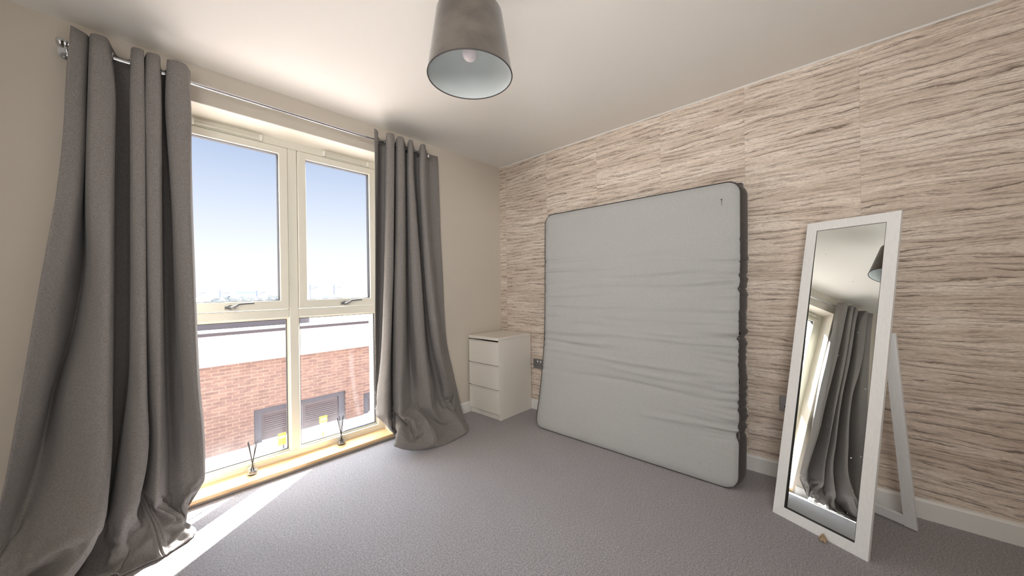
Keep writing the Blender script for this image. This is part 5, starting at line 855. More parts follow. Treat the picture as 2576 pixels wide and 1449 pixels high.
        [1790,1201,2407,1241,2461,1273,2504,1298,2539,1322,2554,1342,2546,1331,2518,1312,2478,1292,2434,1277,2398,1277,2376,1299,2365,1321,2369,1333,2386,1349,2411,1367,2442,1385,2475,1402,2505,1416,2529,1424,2544,1427,2544,1420,2527,1406,2496,1390,2460,1374,2425,1364,2396,1366,2376,1393,2365,1412,2377,1431,2401,1454,2432,1478,2467,1501,2501,1521,2528,1533,2545,1537,2544,1522,2514,1498,2467,1474,2419,1460,2387,1475,2369,1500,2369,1516,2386,1535,2411,1557,2441,1580,2472,1602,2503,1621,2528,1635,2546,1657,2552,1656,2536,1635,2500,1609,2457,1585,2415,1571,2386,1588,2368,1607,2376,1624,2396,1646,2422,1669,2452,1694,2481,1717,2508,1739,2529,1763,2543,1796,2543,1831,2536,1848,2535],
        [2060,1202,2405,1228,2426,1254,2461,1289,2522,1320,2549,1346,2541,1337,2517,1321,2481,1302,2443,1290,2412,1292,2392,1316,2383,1340,2390,1351,2404,1364,2426,1379,2453,1394,2480,1408,2506,1419,2527,1426,2539,1428,2539,1422,2524,1410,2497,1396,2465,1383,2434,1375,2410,1379,2391,1408,2385,1427,2396,1444,2417,1463,2444,1484,2474,1504,2502,1520,2525,1531,2539,1533,2538,1521,2512,1500,2471,1479,2430,1467,2401,1478,2389,1497,2390,1510,2404,1527,2426,1545,2451,1565,2478,1584,2504,1601,2526,1614,2541,1640,2548,1642,2532,1625,2500,1603,2462,1582,2426,1571,2401,1593,2386,1614,2396,1630,2413,1648,2435,1669,2460,1689,2485,1710,2508,1729,2525,1752,2537,1785,2536,1819,2530,1836,2528],
        [2300,1200,2405,1226,2416,1251,2450,1285,2517,1320,2550,1355,2540,1348,2517,1332,2482,1314,2446,1301,2415,1303,2397,1325,2389,1347,2395,1358,2409,1370,2430,1384,2455,1398,2482,1411,2507,1422,2526,1429,2538,1431,2538,1427,2523,1417,2497,1405,2467,1394,2437,1386,2413,1389,2397,1412,2391,1428,2401,1444,2421,1464,2447,1484,2475,1504,2503,1521,2525,1532,2538,1536,2537,1526,2511,1507,2472,1489,2432,1478,2405,1486,2395,1500,2395,1512,2409,1527,2429,1545,2454,1564,2480,1583,2505,1599,2526,1611,2540,1639,2547,1642,2530,1629,2500,1612,2464,1596,2429,1587,2405,1603,2393,1619,2400,1633,2417,1649,2438,1667,2462,1686,2485,1705,2507,1723,2524,1746,2537,1781,2539,1817,2535,1835,2535],
    ],
}


def crom(A, k):
    """Catmull-Rom subdivision along axis 0, k steps per span"""
    P0 = np.concatenate([2 * A[:1] - A[1:2], A, 2 * A[-1:] - A[-2:-1]])
    o = []
    for i in range(len(A) - 1):
        a, b_, c, d = P0[i:i + 4]
        for j in range(k):
            t = j / k
            o.append(0.5 * (2 * b_ + (c - a) * t + (2 * a - 5 * b_ + 4 * c - d) * t * t + (3 * b_ - a - 3 * c + d) * t ** 3))
    o.append(A[-1])
    return np.array(o)


def unpack(key):
    n_ = max(len(r) for r in CLOTH[key]) // 3
    rows = []
    for r in CLOTH[key]:
        if len(r) == 3 * n_:
            rows.append(np.array(r, float).reshape(n_, 3))
        else:
            xy = np.array(r[1:], float).reshape(n_, 2)
            rows.append(np.column_stack([xy, np.full(n_, float(r[0]))]))
    A = np.array(rows) / 1000.0
    return crom(crom(A, 3).transpose(1, 0, 2), 3).transpose(1, 0, 2)


def curtain(key, label, base, holes):
    V = unpack(key)
    r, c, _ = V.shape
    t = thing('curtain', label, 'curtain', base)
    off = np.array(base)
    me = bpy.data.meshes.new('fabric')
    P_ = (V - off).reshape(-1, 3)
    faces = [(i * c + j, i * c + j + 1, (i + 1) * c + j + 1, (i + 1) * c + j) for i in range(r - 1) for j in range(c - 1)]
    me.from_pydata([tuple(v) for v in P_], [], faces)
    me.materials.append(M['curtain'])
    me.polygons.foreach_set('use_smooth', [True] * len(me.polygons))
    o = bpy.data.objects.new('fabric', me)
    COL.objects.link(o)
    o.parent = t
    sol = o.modifiers.new('thick', 'SOLIDIFY')
    sol.thickness = 0.0026
    sol.offset = 0.0
    # eyelets: where the cloth crosses the pole
    row = V[int(np.argmin(np.abs(V[:, 0, 2] - RZ)))]
    for j in range(c - 1):
        y0, y1 = row[j, 1] - RY, row[j + 1, 1] - RY
        if y0 * y1 < 0:
            q = row[j] + (row[j + 1] - row[j]) * (y0 / (y0 - y1))
            d = row[min(j + 5, c - 1)] - row[max(j - 5, 0)]
            nrm = Vector((d[1], -d[0], 0)).normalized()
            b = B()
            torus(b, (q[0] - off[0], q[1] - off[1], RZ - off[2]), nrm, 0.0215, 0.0055, 28, 8, 0.6)
            obj('eyelet', b, M['chrome'], t, smooth=True)
    return t


curtain('L', 'charcoal eyelet curtain bunched left of the window, nearer the viewer, pooling on the carpet', (-0.05, 2.40, 0), 0)
curtain('R', 'charcoal eyelet curtain hanging right of the window beside the white chest', (1.55, 2.42, 0), 0)

# ------------------------------------------------------------------ pendant lamp
LX, LY = 0.976, 1.114
lamp = thing('pendant_lamp', 'taupe velvet tapered pendant shade with a pale lining, hanging from the ceiling', 'ceiling lamp', (LX, LY, CEIL))
z0, z1, r0, r1 = 2.035 - CEIL, 2.289 - CEIL, 0.175, 0.136
b = B()
lathe(b, [(r0, z0), (r1, z1), (r1 - 0.0022, z1), (r0 - 0.0022, z0)], 96, close=True)
sh = obj('lamp_shade', b, M['velvet'], lamp, smooth=True, autos=50)
b = B()
lathe(b, [(r0 - 0.0026, z0 + 0.001), (r1 - 0.0026, z1 - 0.001), (r1 - 0.0036, z1 - 0.001), (r0 - 0.0036, z0 + 0.001)], 96, close=True)
obj('shade_lining', b, M['lining'], sh, smooth=True, autos=50)
b = B()
torus(b, (0, 0, z0), (0, 0, 1), r0 - 0.0015, 0.0026, 96, 8)
obj('bottom_trim', b, M['piping'], sh, smooth=True)
b = B()
torus(b, (0, 0, z1 - 0.012), (0, 0, 1), 0.022, 0.002, 24, 6)
for k in range(3):
    a = k * 2 * math.pi / 3 + 0.5
    tube(b, [(0.022 * math.cos(a), 0.022 * math.sin(a), z1 - 0.012), ((r1 - 0.003) * math.cos(a), (r1 - 0.003) * math.sin(a), z1 - 0.006)], 0.0018, 8)
obj('shade_carrier', b, M['plastic'], lamp, smooth=True)
b = B()
lathe(b, [(0.0, z1 - 0.090), (0.019, z1 - 0.090), (0.020, z1 - 0.030), (0.021, z1 - 0.006), (0.013, z1 + 0.006), (0.006, z1 + 0.014), (0.0, z1 + 0.014)], 24)
obj('lamp_holder', b, M['plastic'], lamp, smooth=True, autos=50)
b = B()
bc = z1 - 0.158
lathe(b, [(0.0, bc - 0.031)] + [(0.031 * math.sin(t_), bc - 0.031 * math.cos(t_)) for t_ in [0.25 * i for i in range(1, 10)]] +
      [(0.017, bc + 0.036), (0.0135, bc + 0.050), (0.0135, bc + 0.070), (0, bc + 0.070)], 32)
obj('bulb', b, M['bulb'], lamp, smooth=True)
b = B(); tube(b, [(0, 0, z1 + 0.012), (0, 0, -0.030)], 0.0032, 10)
obj('flex', b, M['plastic'], lamp, smooth=True)
b = B(); lathe(b, [(0, -0.034), (0.012, -0.034), (0.034, -0.020), (0.046, -0.004), (0.046, 0.0), (0, 0)], 40)
obj('ceiling_rose', b, M['plastic'], lamp, smooth=True, autos=50)

# ------------------------------------------------------------------ chest of drawers
CX0, CX1, CY0, CY1, CH = 2.175, 2.614, 2.168, 2.552, 0.722
ch = thing('chest_of_drawers', 'small white three-drawer chest standing in the corner', 'chest of drawers', ((CX0 + CX1) / 2, (CY0 + CY1) / 2, 0))
co_ = ch.location
hx_, hy_ = (CX1 - CX0) / 2, (CY1 - CY0) / 2
b = B()
box(b, -hx_ + 0.014, hx_, -hy_, -hy_ + 0.016, 0, CH - 0.026)
box(b, -hx_ + 0.014, hx_, hy_ - 0.016, hy_, 0, CH - 0.026)
box(b, hx_ - 0.006, hx_, -hy_ + 0.016, hy_ - 0.016, 0.02, CH - 0.026)
box(b, -hx_ + 0.03, hx_ - 0.006, -hy_ + 0.016, hy_ - 0.016, 0.045, 0.06)
obj('carcass', b, M['chest'], ch, bevel=0.0012)
b = B()
# top board: straight back, front edge with a soft overhang
box(b, -hx_ - 0.006, hx_, -hy_, hy_, CH - 0.026, CH)
obj('top_board', b, M['chest'], ch, bevel=0.004, seg=3)
b = B(); box(b, -hx_ + 0.022, -hx_ + 0.036, -hy_ + 0.0165, hy_ - 0.0165, 0.0, 0.052)
obj('plinth', b, M['chest'], ch, bevel=0.001)
zz = [(0.056, 0.257), (0.267, 0.468), (0.478, 0.679)]
for a0, a1 in zz:
    b = B()
    # front panel, with an inward-sloping lip along its top that serves as the grip
    prof = [(-hx_ + 0.012, a0), (-hx_ - 0.004, a0), (-hx_ - 0.004, a1 - 0.006), (-hx_ - 0.010, a1), (-hx_ - 0.010, a1 + 0.006), (-hx_ + 0.004, a1 + 0.006), (-hx_ + 0.012, a1 - 0.01)]
    e0 = [b.verts.new((x, -hy_ + 0.0015, z)) for x, z in prof]
    e1 = [b.verts.new((x, hy_ - 0.0015, z)) for x, z in prof]
    for i in range(len(prof)):
        j = (i + 1) % len(prof)
        b.faces.new([e0[i], e0[j], e1[j], e1[i]])
    b.faces.new(e0); b.faces.new(e1[::-1])
    dr = obj('drawer', b, M['chest'], ch, bevel=0.0015)
    b = B(); box(b, -hx_ + 0.013, hx_ - 0.03, -hy_ + 0.022, hy_ - 0.022, a0 + 0.008, a1 - 0.02)
    obj('drawer_box', b, M['dark'], dr)
    b = B(); box(b, -hx_ - 0.009, -hx_ + 0.010, hy_ - 0.018, hy_ - 0.001, a1 + 0.006, a1 + 0.0095)
    obj('grip_recess', b, M['dark'], dr)

# ------------------------------------------------------------------ mattress leaning on the papered wall
MW0, MW1, MH, MT, MR = 0.418, 1.858, 1.80, 0.165, 0.075
mat_root = thing('mattress', 'pale grey double mattress with a dark border, leaning upright on the papered wall', 'mattress', (2.40, (MW0 + MW1) / 2, 0))
mo = mat_root.location
_ks = [(0.0, 2.265), (0.15, 2.312), (0.35, 2.352), (0.6, 2.388), (0.9, 2.414), (1.3, 2.434), (1.8, 2.452), (2.0, 2.455)]


def mfront(z):
    for (a, xa), (c_, xc) in zip(_ks, _ks[1:]):
        if z <= c_:
            t_ = (z - a) / (c_ - a)
            return xa + (xc - xa) * t_
    return _ks[-1][1]


def mfx(z):
    return sum(mfront(max(0, min(1.95, z + d_))) for d_ in (-0.12, -0.06, 0, 0.06, 0.12)) / 5


rng = random.Random(5)
WR = []
for i in range(34):
    zc = rng.uniform(0.28, 1.42)
    y_c = rng.uniform(0, 1)
    WR.append((zc, rng.uniform(-0.07, 0.05), y_c, rng.uniform(0.18, 0.5), rng.uniform(0.007, 0.015), rng.choice((-1, 1, -1)) * rng.uniform(0.005, 0.011)))
for i in range(44):   # short puckers along the right-hand edge
    zc = rng.uniform(0.22, 1.45)
    WR.append((zc, rng.uniform(-0.10, 0.14), rng.uniform(0.93, 1.03), rng.uniform(0.05, 0.16), rng.uniform(0.005, 0.010), rng.choice((-1, 1, -1)) * rng.uniform(0.005, 0.010)))
for i in range(16):
    zc = rng.uniform(0.35, 1.35)
    WR.append((zc, rng.uniform(-0.10, 0.10), rng.uniform(-0.03, 0.05), rng.uniform(0.05, 0.14), rng.uniform(0.006, 0.010), rng.choice((-1, 1)) * rng.uniform(0.002, 0.004)))


def wrinkle(u, z):
    """u: 0 at the window end .. 1 at the mirror end"""
    s = 0.0
    for zc, sl_, uc, uw, w, a in WR:
        du = (u - uc) / uw
        if abs(du) < 2:
            dz = z - (zc + sl_ * (u - uc) + 0.006 * math.sin(9 * u + zc * 20))
            if abs(dz) < 3.2 * w:
                s += 1.35 * a * math.exp(-du * du * 1.5) * math.exp(-(dz / w) ** 2)
    s += 0.0016 * math.sin(z * 46 + 2.2 * math.sin(u * 5)) * max(0, 1 - abs(z - 0.85) / 0.75)
    return s


W2, H2 = (MW1 - MW0) / 2, MH / 2


def sq(a, c_, R=MR):
    """square grid (a, c in -1..1) -> rectangle with rounded corners"""
    x, z = a * W2, c_ * H2
    ex, ez = abs(x) - (W2 - R), abs(z) - (H2 - R)
    if ex > 0 and ez > 0:
        p_, q_ = ex / R, ez / R
        x = math.copysign(W2 - R + R * p_ * math.sqrt(1 - q_ * q_ / 2), x)
        z = math.copysign(H2 - R + R * q_ * math.sqrt(1 - p_ * p_ / 2), z)
    return x, z


def place(x, z, depth, wr=0.0):
    """x: + towards the mirror end; z from the mattress centre; depth 0 front .. MT back"""
    u = (x / W2 + 1) / 2
    zz_ = z + H2
    hh_ = max(0.0, zz_)
    tilt = 0.985
    yy = (MW0 + MW1) / 2 - x
    yy += 0.010 * math.exp(-((hh_ - 0.75) / 0.45) ** 2) * (1 if x > 0 else -1) * abs(x / W2) ** 6   # waist
    return Vector((mfx(hh_) + depth - wr - mo.x, yy - mo.y, zz_ * tilt + 0.002 + max(0, depth) * 0.0 - mo.z))


NU, NV = 150, 240


def spaced(n):
    return [math.sin((i / n - 0.5) * math.pi * 0.86) / math.sin(0.5 * math.pi * 0.86) for i in range(n + 1)]


us, vs = spaced(NU), spaced(NV)
b = B()
grid = []
for c_ in vs:
    row_ = []
    for a in us:
        x, z = sq(a, c_)
        d1, d2 = (1 - abs(a)) * W2, (1 - abs(c_)) * H2
        ed = min(d1, d2)
        edge = 0.016 * max(0.0, 1 - ed / 0.05) ** 2.2
        fade = min(1.0, ed / 0.012)
        row_.append(b.verts.new(place(x, z, edge, wrinkle((a + 1) / 2, z + H2) * (0.35 + 0.65 * fade))))
    grid.append(row_)
for i in range(NV):
    for j in range(NU):
        b.faces.new([grid[i][j], grid[i][j + 1], grid[i + 1][j + 1], grid[i + 1][j]])
panel = obj('top_panel', b, M['mattress_top'], mat_root, smooth=True)
# border band + back
ring_ac = [(a, -1) for a in us] + [(1, c_) for c_ in vs[1:]] + [(a, 1) for a in us[::-1][1:]] + [(-1, c_) for c_ in vs[::-1][1:-1]]
prof = [(0.016, 0.0), (0.022, 0.004), (0.05, 0.014), (0.085, 0.020), (0.12, 0.021), (0.150, 0.014), (0.162, 0.002), (MT, -0.012)]
b = B()
rings = []
for dp, outw in prof:
    rr_ = []
    for a, c_ in ring_ac:
        x, z = sq(a, c_)
        l_ = math.hypot(x / W2, z / H2)
        nx, nz = (a if abs(a) > 0.999 else 0), (c_ if abs(c_) > 0.999 else 0)
        pk = wrinkle((a + 1) / 2, z + H2) * 1.2 if abs(a) > 0.999 else 0
        v_ = place(x, z, dp + pk * 0.4)
        v_.y -= nx * (outw + pk * 0.5)
        v_.z += nz * outw if nz > 0 else 0
        rr_.append(b.verts.new(v_))
    rings.append(rr_)
n_ = len(ring_ac)
for i in range(len(rings) - 1):
    for j in range(n_):
        b.faces.new([rings[i][j], rings[i][(j + 1) % n_], rings[i + 1][(j + 1) % n_], rings[i + 1][j]])
b.faces.new(rings[-1])
obj('border', b, M['mattress_side'], mat_root, smooth=True, autos=60)
b = B()
pts = []
for a, c_ in ring_ac[::2]:
    x, z = sq(a, c_)
    nx, nz = (a if abs(a) > 0.999 else 0), (c_ if abs(c_) > 0.999 else 0)
    pk = wrinkle((a + 1) / 2, z + H2) * 1.2 if abs(a) > 0.999 else 0
    v_ = place(x, z, 0.016 + pk * 0.4)
    v_.y -= nx * (0.002 + pk * 0.5)
    if nz > 0: v_.z += 0.002
    if nz < 0: v_.z += 0.004
    pts.append(v_)
tube(b, pts + [pts[0]], 0.0036, 8, cap=False)
obj('piping', b, M['piping'], mat_root, smooth=True)
b = B()
q = []
for u_, z_ in ((0.930, 1.700), (0.939, 1.702), (0.937, 1.690), (0.9355, 1.655), (0.9345, 1.656), (0.9335, 1.690)):
    q.append(b.verts.new(place((u_ * 2 - 1) * W2, z_ - H2, -0.0012)))
b.faces.new(q)
tag(obj('scuff_mark', b, M['mark'], panel), 'small dark scuff near the top corner')

# ------------------------------------------------------------------ standing mirror
mir = thing('standing_mirror', 'tall white framed mirror leaning back on its easel leg, showing the curtain', 'mirror', (2.209, 0.255, 0))
e_ = Vector((-0.4005, -0.9163, 0))
n_h = Vector((0.9163, -0.4005, 0))
LEN = 1.522
up_ = (n_h * 0.345 + Vector((0, 0, 1.482))).normalized()
nb = e_.cross(up_)
if nb.x < 0: nb = -nb            # towards the wall (back)
mir.matrix_world = Matrix.Translation((2.209, 0.255, 0))


def MP(s, t_, d=0.0):
    """s along the foot (0..0.366), t up the mirror, d behind the front face"""
    return e_ * s + up_ * t_ + nb * d


WID, BAR = 0.366, 0.047


def mframe(bm, s0, s1, t0, t1, w, d0, d1):
    O = [(s0, t0), (s1, t0), (s1, t1), (s0, t1)]
    I = [(s0 + w, t0 + w), (s1 - w, t0 + w), (s1 - w, t1 - w), (s0 + w, t1 - w)]
    V = [[bm.verts.new(MP(s, t_, d)) for s, t_ in pts_] for pts_ in (O, I) for d in (d0, d1)]
    Of, Ob, If, Ib = V
    for i in range(4):
        j = (i + 1) % 4
        bm.faces.new([Of[i], Of[j], If[j], If[i]])
        bm.faces.new([Ob[j], Ob[i], Ib[i], Ib[j]])
        bm.faces.new([Ob[i], Ob[j], Of[j], Of[i]])
        bm.faces.new([If[i], If[j], Ib[j], Ib[i]])


b = B(); mframe(b, 0, WID, 0, LEN, BAR, 0.0, 0.018)
obj('frame', b, M['mirror_frame'], mir, bevel=0.0015)
b = B(); mframe(b, BAR - 0.001, WID - BAR + 0.001, BAR - 0.001, LEN - BAR + 0.001, 0.0025, 0.002, 0.017)
obj('inner_bead', b, M['dark'], mir)
b = B()
b.faces.new([b.verts.new(MP(s, t_, d_)) for s, t_, d_ in ((BAR, BAR, 0.0140), (WID - BAR, BAR, 0.0140), (WID - BAR, LEN - BAR, 0.0030), (BAR, LEN - BAR, 0.0030))])
r_ = bmesh.ops.extrude_face_region(b, geom=b.faces[:])
bmesh.ops.translate(b, verts=[v for v in r_['geom'] if isinstance(v, bmesh.types.BMVert)], vec=nb * 0.003)
obj('mirror_glass', b, M['mirror'], mir)
b = B()
q = [(s, t_) for s, t_ in ((0.012, 0.012), (WID - 0.012, 0.012), (WID - 0.012, LEN - 0.012), (0.012, LEN - 0.012))]
hexa(b, [MP(s, t_, 0.0185) for s, t_ in q] + [MP(s, t_, 0.022) for s, t_ in q])
obj('back_board', b, M['mirror_frame'], mir)
# easel leg: two bars and a foot rail, hinged at the back
hin = up_ * 0.96 + nb * 0.030
foot = n_h * 0.432 + Vector((0, 0, 0.0))
ld = (foot - hin).normalized()
ln = e_.cross(ld).normalized()
if ln.x < 0: ln = -ln


def LP(s, l, d):
    return e_ * s + hin + ld * l + ln * d


LL = (foot - hin).length
b = B()


def lbar(s0, s1, l0, l1):
    hexa(b, [LP(s0, l0, 0), LP(s1, l0, 0), LP(s1, l1, 0), LP(s0, l1, 0), LP(s0, l0, 0.015), LP(s1, l0, 0.015), LP(s1, l1, 0.015), LP(s0, l1, 0.015)])


lbar(0.330, 0.372, 0.0, LL - 0.006)
leg = obj('easel_leg', b, M['mirror_frame'], mir, bevel=0.001)
b = B(); lbar(0.0, 0.042, 0.0, LL - 0.006)
obj('easel_leg', b, M['mirror_frame'], mir, bevel=0.001)
b = B(); lbar(0.042, 0.330, LL - 0.056, LL - 0.010)
obj('foot_rail', b, M['mirror_frame'], mir, bevel=0.001)
b = B(); lbar(0.042, 0.330, 0.0, 0.045)
obj('hinge_rail', b, M['mirror_frame'], mir, bevel=0.001)
# rope end knotted under the frame
rx = Vector((2.020, 0.085, 0)) - Vector((2.209, 0.255, 0))
rx = e_ * 0.215 - n_h * 0.004
b = B()
loop = [Vector((0.004, 0, 0.020)), Vector((0.0, 0.004, 0.012)), Vector((-0.006, 0.012, 0.007)), Vector((-0.016, 0.012, 0.006)), Vector((-0.024, 0.004, 0.006)),
        Vector((-0.024, -0.006, 0.006)), Vector((-0.014, -0.012, 0.007)), Vector((-0.004, -0.006, 0.012)), Vector((0.004, 0, 0.020))]
tube(b, [rx + v_ for v_ in loop], 0.0042, 8)
tube(b, [rx + Vector((0.0, 0, 0.010)), rx + Vector((-0.014, 0.001, 0.010)), rx + Vector((-0.030, 0.006, 0.005))], [0.007, 0.008, 0.004], 8)
tube(b, [rx + Vector((0.0, 0, 0.010)), rx + Vector((-0.016, -0.004, 0.009)), rx + Vector((-0.033, -0.008, 0.005))], [0.005, 0.006, 0.0035], 8)
tube(b, [rx + Vector((0.004, 0, 0.018)), rx + n_h * 0.20 + Vector((0, 0, 0.012)), rx + n_h * 0.42 + Vector((0, 0, 0.016))], 0.003, 8)
tag(obj('rope', b, M['rope'], mir, smooth=True), 'knotted jute cord')


# ------------------------------------------------------------------ sockets on the papered wall
def socket(y0, y1, zc, label):
    t = thing('wall_socket', label, 'socket', (WALLX, (y0 + y1) / 2, zc), group=None)
    hw = (y1 - y0) / 2
    b = B(); box(b, -0.009, -0.0003, -hw, hw, -0.044, 0.044)
    obj('plate', b, M['steel'], t, bevel=0.0025, seg=3)
    for s_ in (-1, 1):
        c = s_ * hw * 0.5
        b = B(); box(b, -0.013, -0.009, c - 0.006 - s_ * 0.018, c + 0.006 - s_ * 0.018, 0.014, 0.032)
        obj('switch', b, M['plastic'], t, bevel=0.001)
        b = B()
        box(b, -0.0096, -0.0092, c - 0.004, c + 0.004, 0.006, 0.015)
        box(b, -0.0096, -0.0092, c - 0.015, c - 0.008, -0.018, -0.012)
        box(b, -0.0096, -0.0092, c + 0.008, c + 0.015, -0.018, -0.012)
        obj('pin_holes', b, M['dark'], t)
    return t


socket(0.115, 0.261, 0.446, 'dark metal double socket half hidden behind the standing mirror')
socket(2.000, 2.146, 0.436, 'metal double socket between the white chest and the mattress')


# ------------------------------------------------------------------ reed diffusers on the sill
def diffuser(x, y, label, seed, sc):
    t = thing('reed_diffuser', label, 'reed diffuser', (x, y, 0.038), group='reed diffusers on the pine window sill')
    b = B()
    lathe(b, [(0, 0.0), (0.026, 0.0), (0.028, 0.004), (0.028, 0.034), (0.024, 0.046), (0.011, 0.054), (0.010, 0.066), (0.013, 0.068),
              (0.0095, 0.068), (0.008, 0.056), (0.021, 0.046), (0.0255, 0.033), (0.0255, 0.005), (0, 0.004)], 28)
    obj('bottle', b, M['bottle'], t, smooth=True, autos=60)
    b = B(); lathe(b, [(0, 0.0045), (0.025, 0.0055), (0.025, 0.022), (0, 0.022)], 24)
    obj('oil', b, M['oil'], t, smooth=True, autos=50)
    r_ = random.Random(seed)
    for k in range(5):
        a = r_.uniform(-0.5, 0.5) + (0 if k % 2 else math.pi)
        tl = r_.uniform(0.07, 0.20)
        b = B()
        d = Vector((math.cos(a) * tl, math.sin(a) * tl * 0.5, 1)).normalized()
        tube(b, [Vector((0, 0, 0.062)) - d * 0.052, Vector((0, 0, 0.062)) + d * (0.145 * sc + r_.uniform(-0.015, 0.01))], 0.0021, 7)
        obj('reed', b, M['reed'], t, smooth=True)


diffuser(0.515, 2.655, 'glass reed diffuser on the sill near the left curtain', 3, 1.0)
diffuser(1.050, 2.672, 'glass reed diffuser on the sill nearer the right curtain', 8, 1.0)

# ------------------------------------------------------------------ outside
GZ = -2.40
b = B(); box(b, -30, 60, WALLY + 1.0, 9.99, GZ - 0.3, GZ)
tag(obj('paved_yard', b, M['paving']), 'pale paved yard between the buildings, below the window', 'ground', kind='structure')

bd = thing('brick_building', 'brick building with a wide cream fascia and dark doors across the yard', 'building', (3.0, 10.0, GZ))


def ob(bm, x0, x1, y0, y1, z0_, z1_):
    box(bm, x0 - 3.0, x1 - 3.0, y0 - 10.0, y1 - 10.0, z0_ - GZ, z1_ - GZ)


b = B()
DO = [(1.98, 4.06, -1.60), (4.56, 6.3, -1.80)]
ob(b, -14, DO[0][0], 10.0, 10.3, GZ, -0.40)
ob(b, DO[0][1], DO[1][0], 10.0, 10.3, GZ, -0.40)
ob(b, DO[1][1], 34, 10.0, 10.3, GZ, -0.40)
for x0, x1, zt in DO:
    ob(b, x0, x1, 10.0, 10.3, zt, -0.40)
br = obj('brick_wall', b, M['brick'], bd)
b = B(); ob(b, -14, 34, 9.94, 10.3, -0.45, 0.205)
obj('fascia', b, M['fascia'], bd)
b = B(); ob(b, -14, 34, 9.90, 10.3, 0.205, 0.275)
obj('gutter_edge', b, M['slate'], bd)
b = B(); ob(b, -14, 34, 9.96, 10.3, 0.275, 0.31)
obj('metal_capping', b, M['white_metal'], bd)
b = B(); ob(b, -14, 34, 10.3, 24, 0.15, 0.26)
obj('flat_roof', b, M['roof'], bd)
b = B(); ob(b, -14, 3.5, 11.0, 11.3, 0.26, 0.57)
obj('upstand', b, M['slate'], bd)
b = B(); ob(b, -14, 3.5, 10.96, 11.34, 0.57, 0.60)
obj('upstand_capping', b, M['white_metal'], bd)
b = B(); ob(b, 3.5, 34, 13.6, 13.9, 0.26, 0.62)
obj('upstand', b, M['slate'], bd)
for x0, x1, zt in DO:
    b = B()
    ob(b, x0, x0 + 0.16, 10.06, 10.2, GZ, zt)
    ob(b, x1 - 0.16, x1, 10.06, 10.2, GZ, zt)
    ob(b, x0 + 0.16, x1 - 0.16, 10.06, 10.2, zt - 0.12, zt)
    d = obj('yard_door', b, M['door_frame'], bd)
    mid = (x0 + x1) / 2
    for a0, a1 in ((x0 + 0.16, mid - 0.01), (mid + 0.01, x1 - 0.16)):
        b = B()
        ob(b, a0, a1, 10.12, 10.16, GZ + 0.02, zt - 0.12)
        for k in range(8):
            zz0 = zt - 0.20 - k * 0.05
            hexa(b, [(a0 + 0.06 - 3, 0.085, zz0 - 0.035 - GZ), (a1 - 0.06 - 3, 0.085, zz0 - 0.035 - GZ), (a1 - 0.06 - 3, 0.119, zz0 - 0.01 - GZ), (a0 + 0.06 - 3, 0.119, zz0 - 0.01 - GZ),
                     (a0 + 0.06 - 3, 0.085, zz0 - 0.028 - GZ), (a1 - 0.06 - 3, 0.085, zz0 - 0.028 - GZ), (a1 - 0.06 - 3, 0.119, zz0 - 0.002 - GZ), (a0 + 0.06 - 3, 0.119, zz0 - 0.002 - GZ)])
        obj('louvred_leaf', b, M['door_panel'], d)

# two signs standing in the yard
t = thing('yard_sign', 'square yellow sign on a short post in the yard, by the left door', 'sign', (2.283, 9.0, GZ))
b = B(); box(b, -0.075, 0.075, -0.006, 0.006, 0.19, 0.45)
obj('board', b, M['yellow'], t)
b = B(); box(b, -0.06, 0.06, -0.0075, -0.0062, 0.345, 0.385)
obj('white_band', b, M['sign_white'], t)
b = B(); box(b, -0.055, 0.055, -0.0075, -0.0062, 0.285, 0.300)
obj('print', b, M['sign_ink'], t)
b = B(); tube(b, [(0.03, 0.02, 0), (0.03, 0.012, 0.30)], 0.012, 8)
obj('post', b, M['pole_grey'], t)
t = thing('yard_sign', 'tall white sign with a lemon yellow top, in the yard by the right door', 'sign', (3.13, 9.0, GZ))
b = B(); box(b, -0.075, 0.075, -0.006, 0.006, 0.20, 0.44)
obj('lower_board', b, M['sign_white'], t)
b = B(); box(b, -0.085, 0.085, -0.008, 0.006, 0.44, 0.59)
obj('upper_board', b, M['lemon'], t)
b = B()
for cx in (-0.035, 0.035):
    torus(b, (cx, -0.009, 0.51), (0, 1, 0), 0.026, 0.005, 16, 6)
obj('round_marks', b, M['sign_white'], t)
b = B(); tube(b, [(0, 0.01, 0), (0, 0.01, 0.22)], 0.02, 8)
obj('post', b, M['sign_ink'], t)
t = thing('roof_unit', 'small pale box standing on the flat roof across the yard', 'roof unit', (4.45, 12.0, 0.26))
b = B(); box(b, -0.30, 0.30, -0.2, 0.2, 0, 0.23)
obj('housing', b, M['white_metal'], t, bevel=0.01)
b = B(); box(b, 0.02, 0.14, -0.206, -0.201, 0.13, 0.17)
obj('grille', b, M['slate'], t)

b = B(); box(b, -60, 260, 24.2, 320, GZ - 0.5, GZ - 0.001)
tag(obj('distant_ground', b, M['roof']), 'pale hazy ground stretching to the horizon', 'ground', kind='structure')


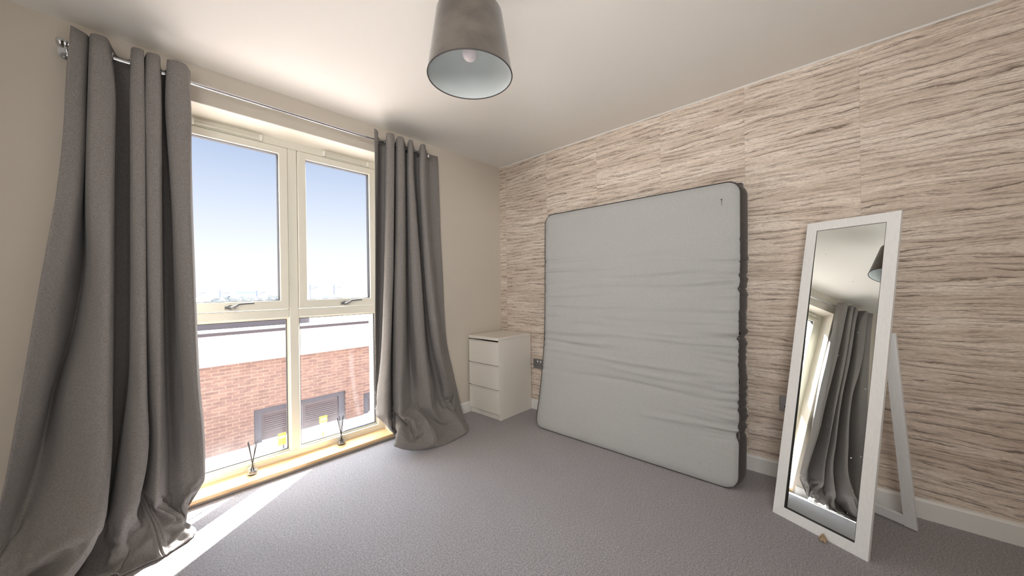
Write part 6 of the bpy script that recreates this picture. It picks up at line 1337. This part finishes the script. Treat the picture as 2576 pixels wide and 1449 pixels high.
def tree(x, y, r, h_, seed, label):
    t = thing('distant_tree', label, 'tree', (x, y, GZ), group='hazy trees on the horizon')
    b = B(); tube(b, [(0, 0, 0), (0.1, 0, h_ * 0.35), (0, 0, h_ * 0.6)], [0.22, 0.16, 0.08], 8)
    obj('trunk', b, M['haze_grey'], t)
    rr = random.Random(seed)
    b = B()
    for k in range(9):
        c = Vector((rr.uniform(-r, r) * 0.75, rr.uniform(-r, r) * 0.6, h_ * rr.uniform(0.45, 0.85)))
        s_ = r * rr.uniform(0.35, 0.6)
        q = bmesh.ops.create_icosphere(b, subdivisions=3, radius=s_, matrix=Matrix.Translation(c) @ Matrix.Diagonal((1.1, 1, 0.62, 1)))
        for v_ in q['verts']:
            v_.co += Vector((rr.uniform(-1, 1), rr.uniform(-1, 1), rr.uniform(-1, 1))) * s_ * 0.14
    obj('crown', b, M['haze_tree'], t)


TREES = [(0.1226, 1.0, 2.5, 'small hazy tree at the left end of the skyline, beside the first mast'),
         (0.136, 1.2, 2.95, 'rounded hazy tree second from the left on the skyline'),
         (0.153, 1.3, 3.2, 'taller hazy tree left of the second mast on the skyline'),
         (0.172, 1.3, 3.15, 'broad hazy tree just right of the second mast'),
         (0.192, 1.2, 2.8, 'hazy tree halfway along the left pane skyline'),
         (0.2085, 1.1, 2.55, 'low hazy tree in front of the pale blue shed'),
         (0.232, 1.2, 2.8, 'hazy tree right of the pale blue shed'),
         (0.252, 1.1, 2.5, 'hazy tree at the right end of the left pane skyline')]
for i, (k_, r, h_, lab_) in enumerate(TREES):
    y = 58 + 5.8 * i
    tree(k_ * y, y, r, h_, 20 + i, lab_)


def shed(x, y, w, d_, h_, label, mb, mr):
    t = thing('distant_building', label, 'building', (x, y, GZ))
    b = B(); box(b, -w / 2, w / 2, 0, d_, 0, h_)
    obj('walls', b, M[mb], t)
    b = B()
    hexa(b, [(-w / 2 - .2, -.2, h_), (w / 2 + .2, -.2, h_), (w / 2 + .2, d_ + .2, h_), (-w / 2 - .2, d_ + .2, h_),
             (-w / 2 - .2, -.2, h_ + .12), (w / 2 + .2, -.2, h_ + .3), (w / 2 + .2, d_ + .2, h_ + .3), (-w / 2 - .2, d_ + .2, h_ + .12)])
    obj('roof', b, M[mr], t)


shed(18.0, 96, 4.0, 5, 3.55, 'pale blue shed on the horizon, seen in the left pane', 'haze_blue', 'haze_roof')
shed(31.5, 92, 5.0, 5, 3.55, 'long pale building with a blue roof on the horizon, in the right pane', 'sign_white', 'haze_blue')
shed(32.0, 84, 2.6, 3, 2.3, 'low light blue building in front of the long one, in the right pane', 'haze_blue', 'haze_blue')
for i, (x, h_) in enumerate([(8.9, 4.0), (12.6, 3.95), (18.6, 3.9), (28.9, 4.9), (34.2, 4.9), (44.3, 4.3)]):
    t = thing('lineside_mast', ['thin grey mast at the far left of the skyline', 'thin grey mast rising behind the hazy trees', 'thin grey mast in front of the blue shed',
                                'pale thin mast just right of the mullion', 'tall mast with a side arm left of centre in the right pane',
                                'mast with a side arm near the right curtain'][i], 'mast', (x, 90, GZ), group='overhead-line masts on the skyline')
    b = B(); tube(b, [(0, 0, 0), (0, 0, h_)], 0.11, 8)
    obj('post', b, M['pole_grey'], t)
    b = B()
    sgn = -1 if i == 5 else 1
    tube(b, [(0, 0, h_ - 0.5), (sgn * 1.6, 0, h_ - 0.45)], 0.05, 6)
    tube(b, [(0, 0, h_ - 1.0), (sgn * 1.5, 0, h_ - 0.5)], 0.04, 6)
    obj('side_arm', b, M['pole_grey'], t)
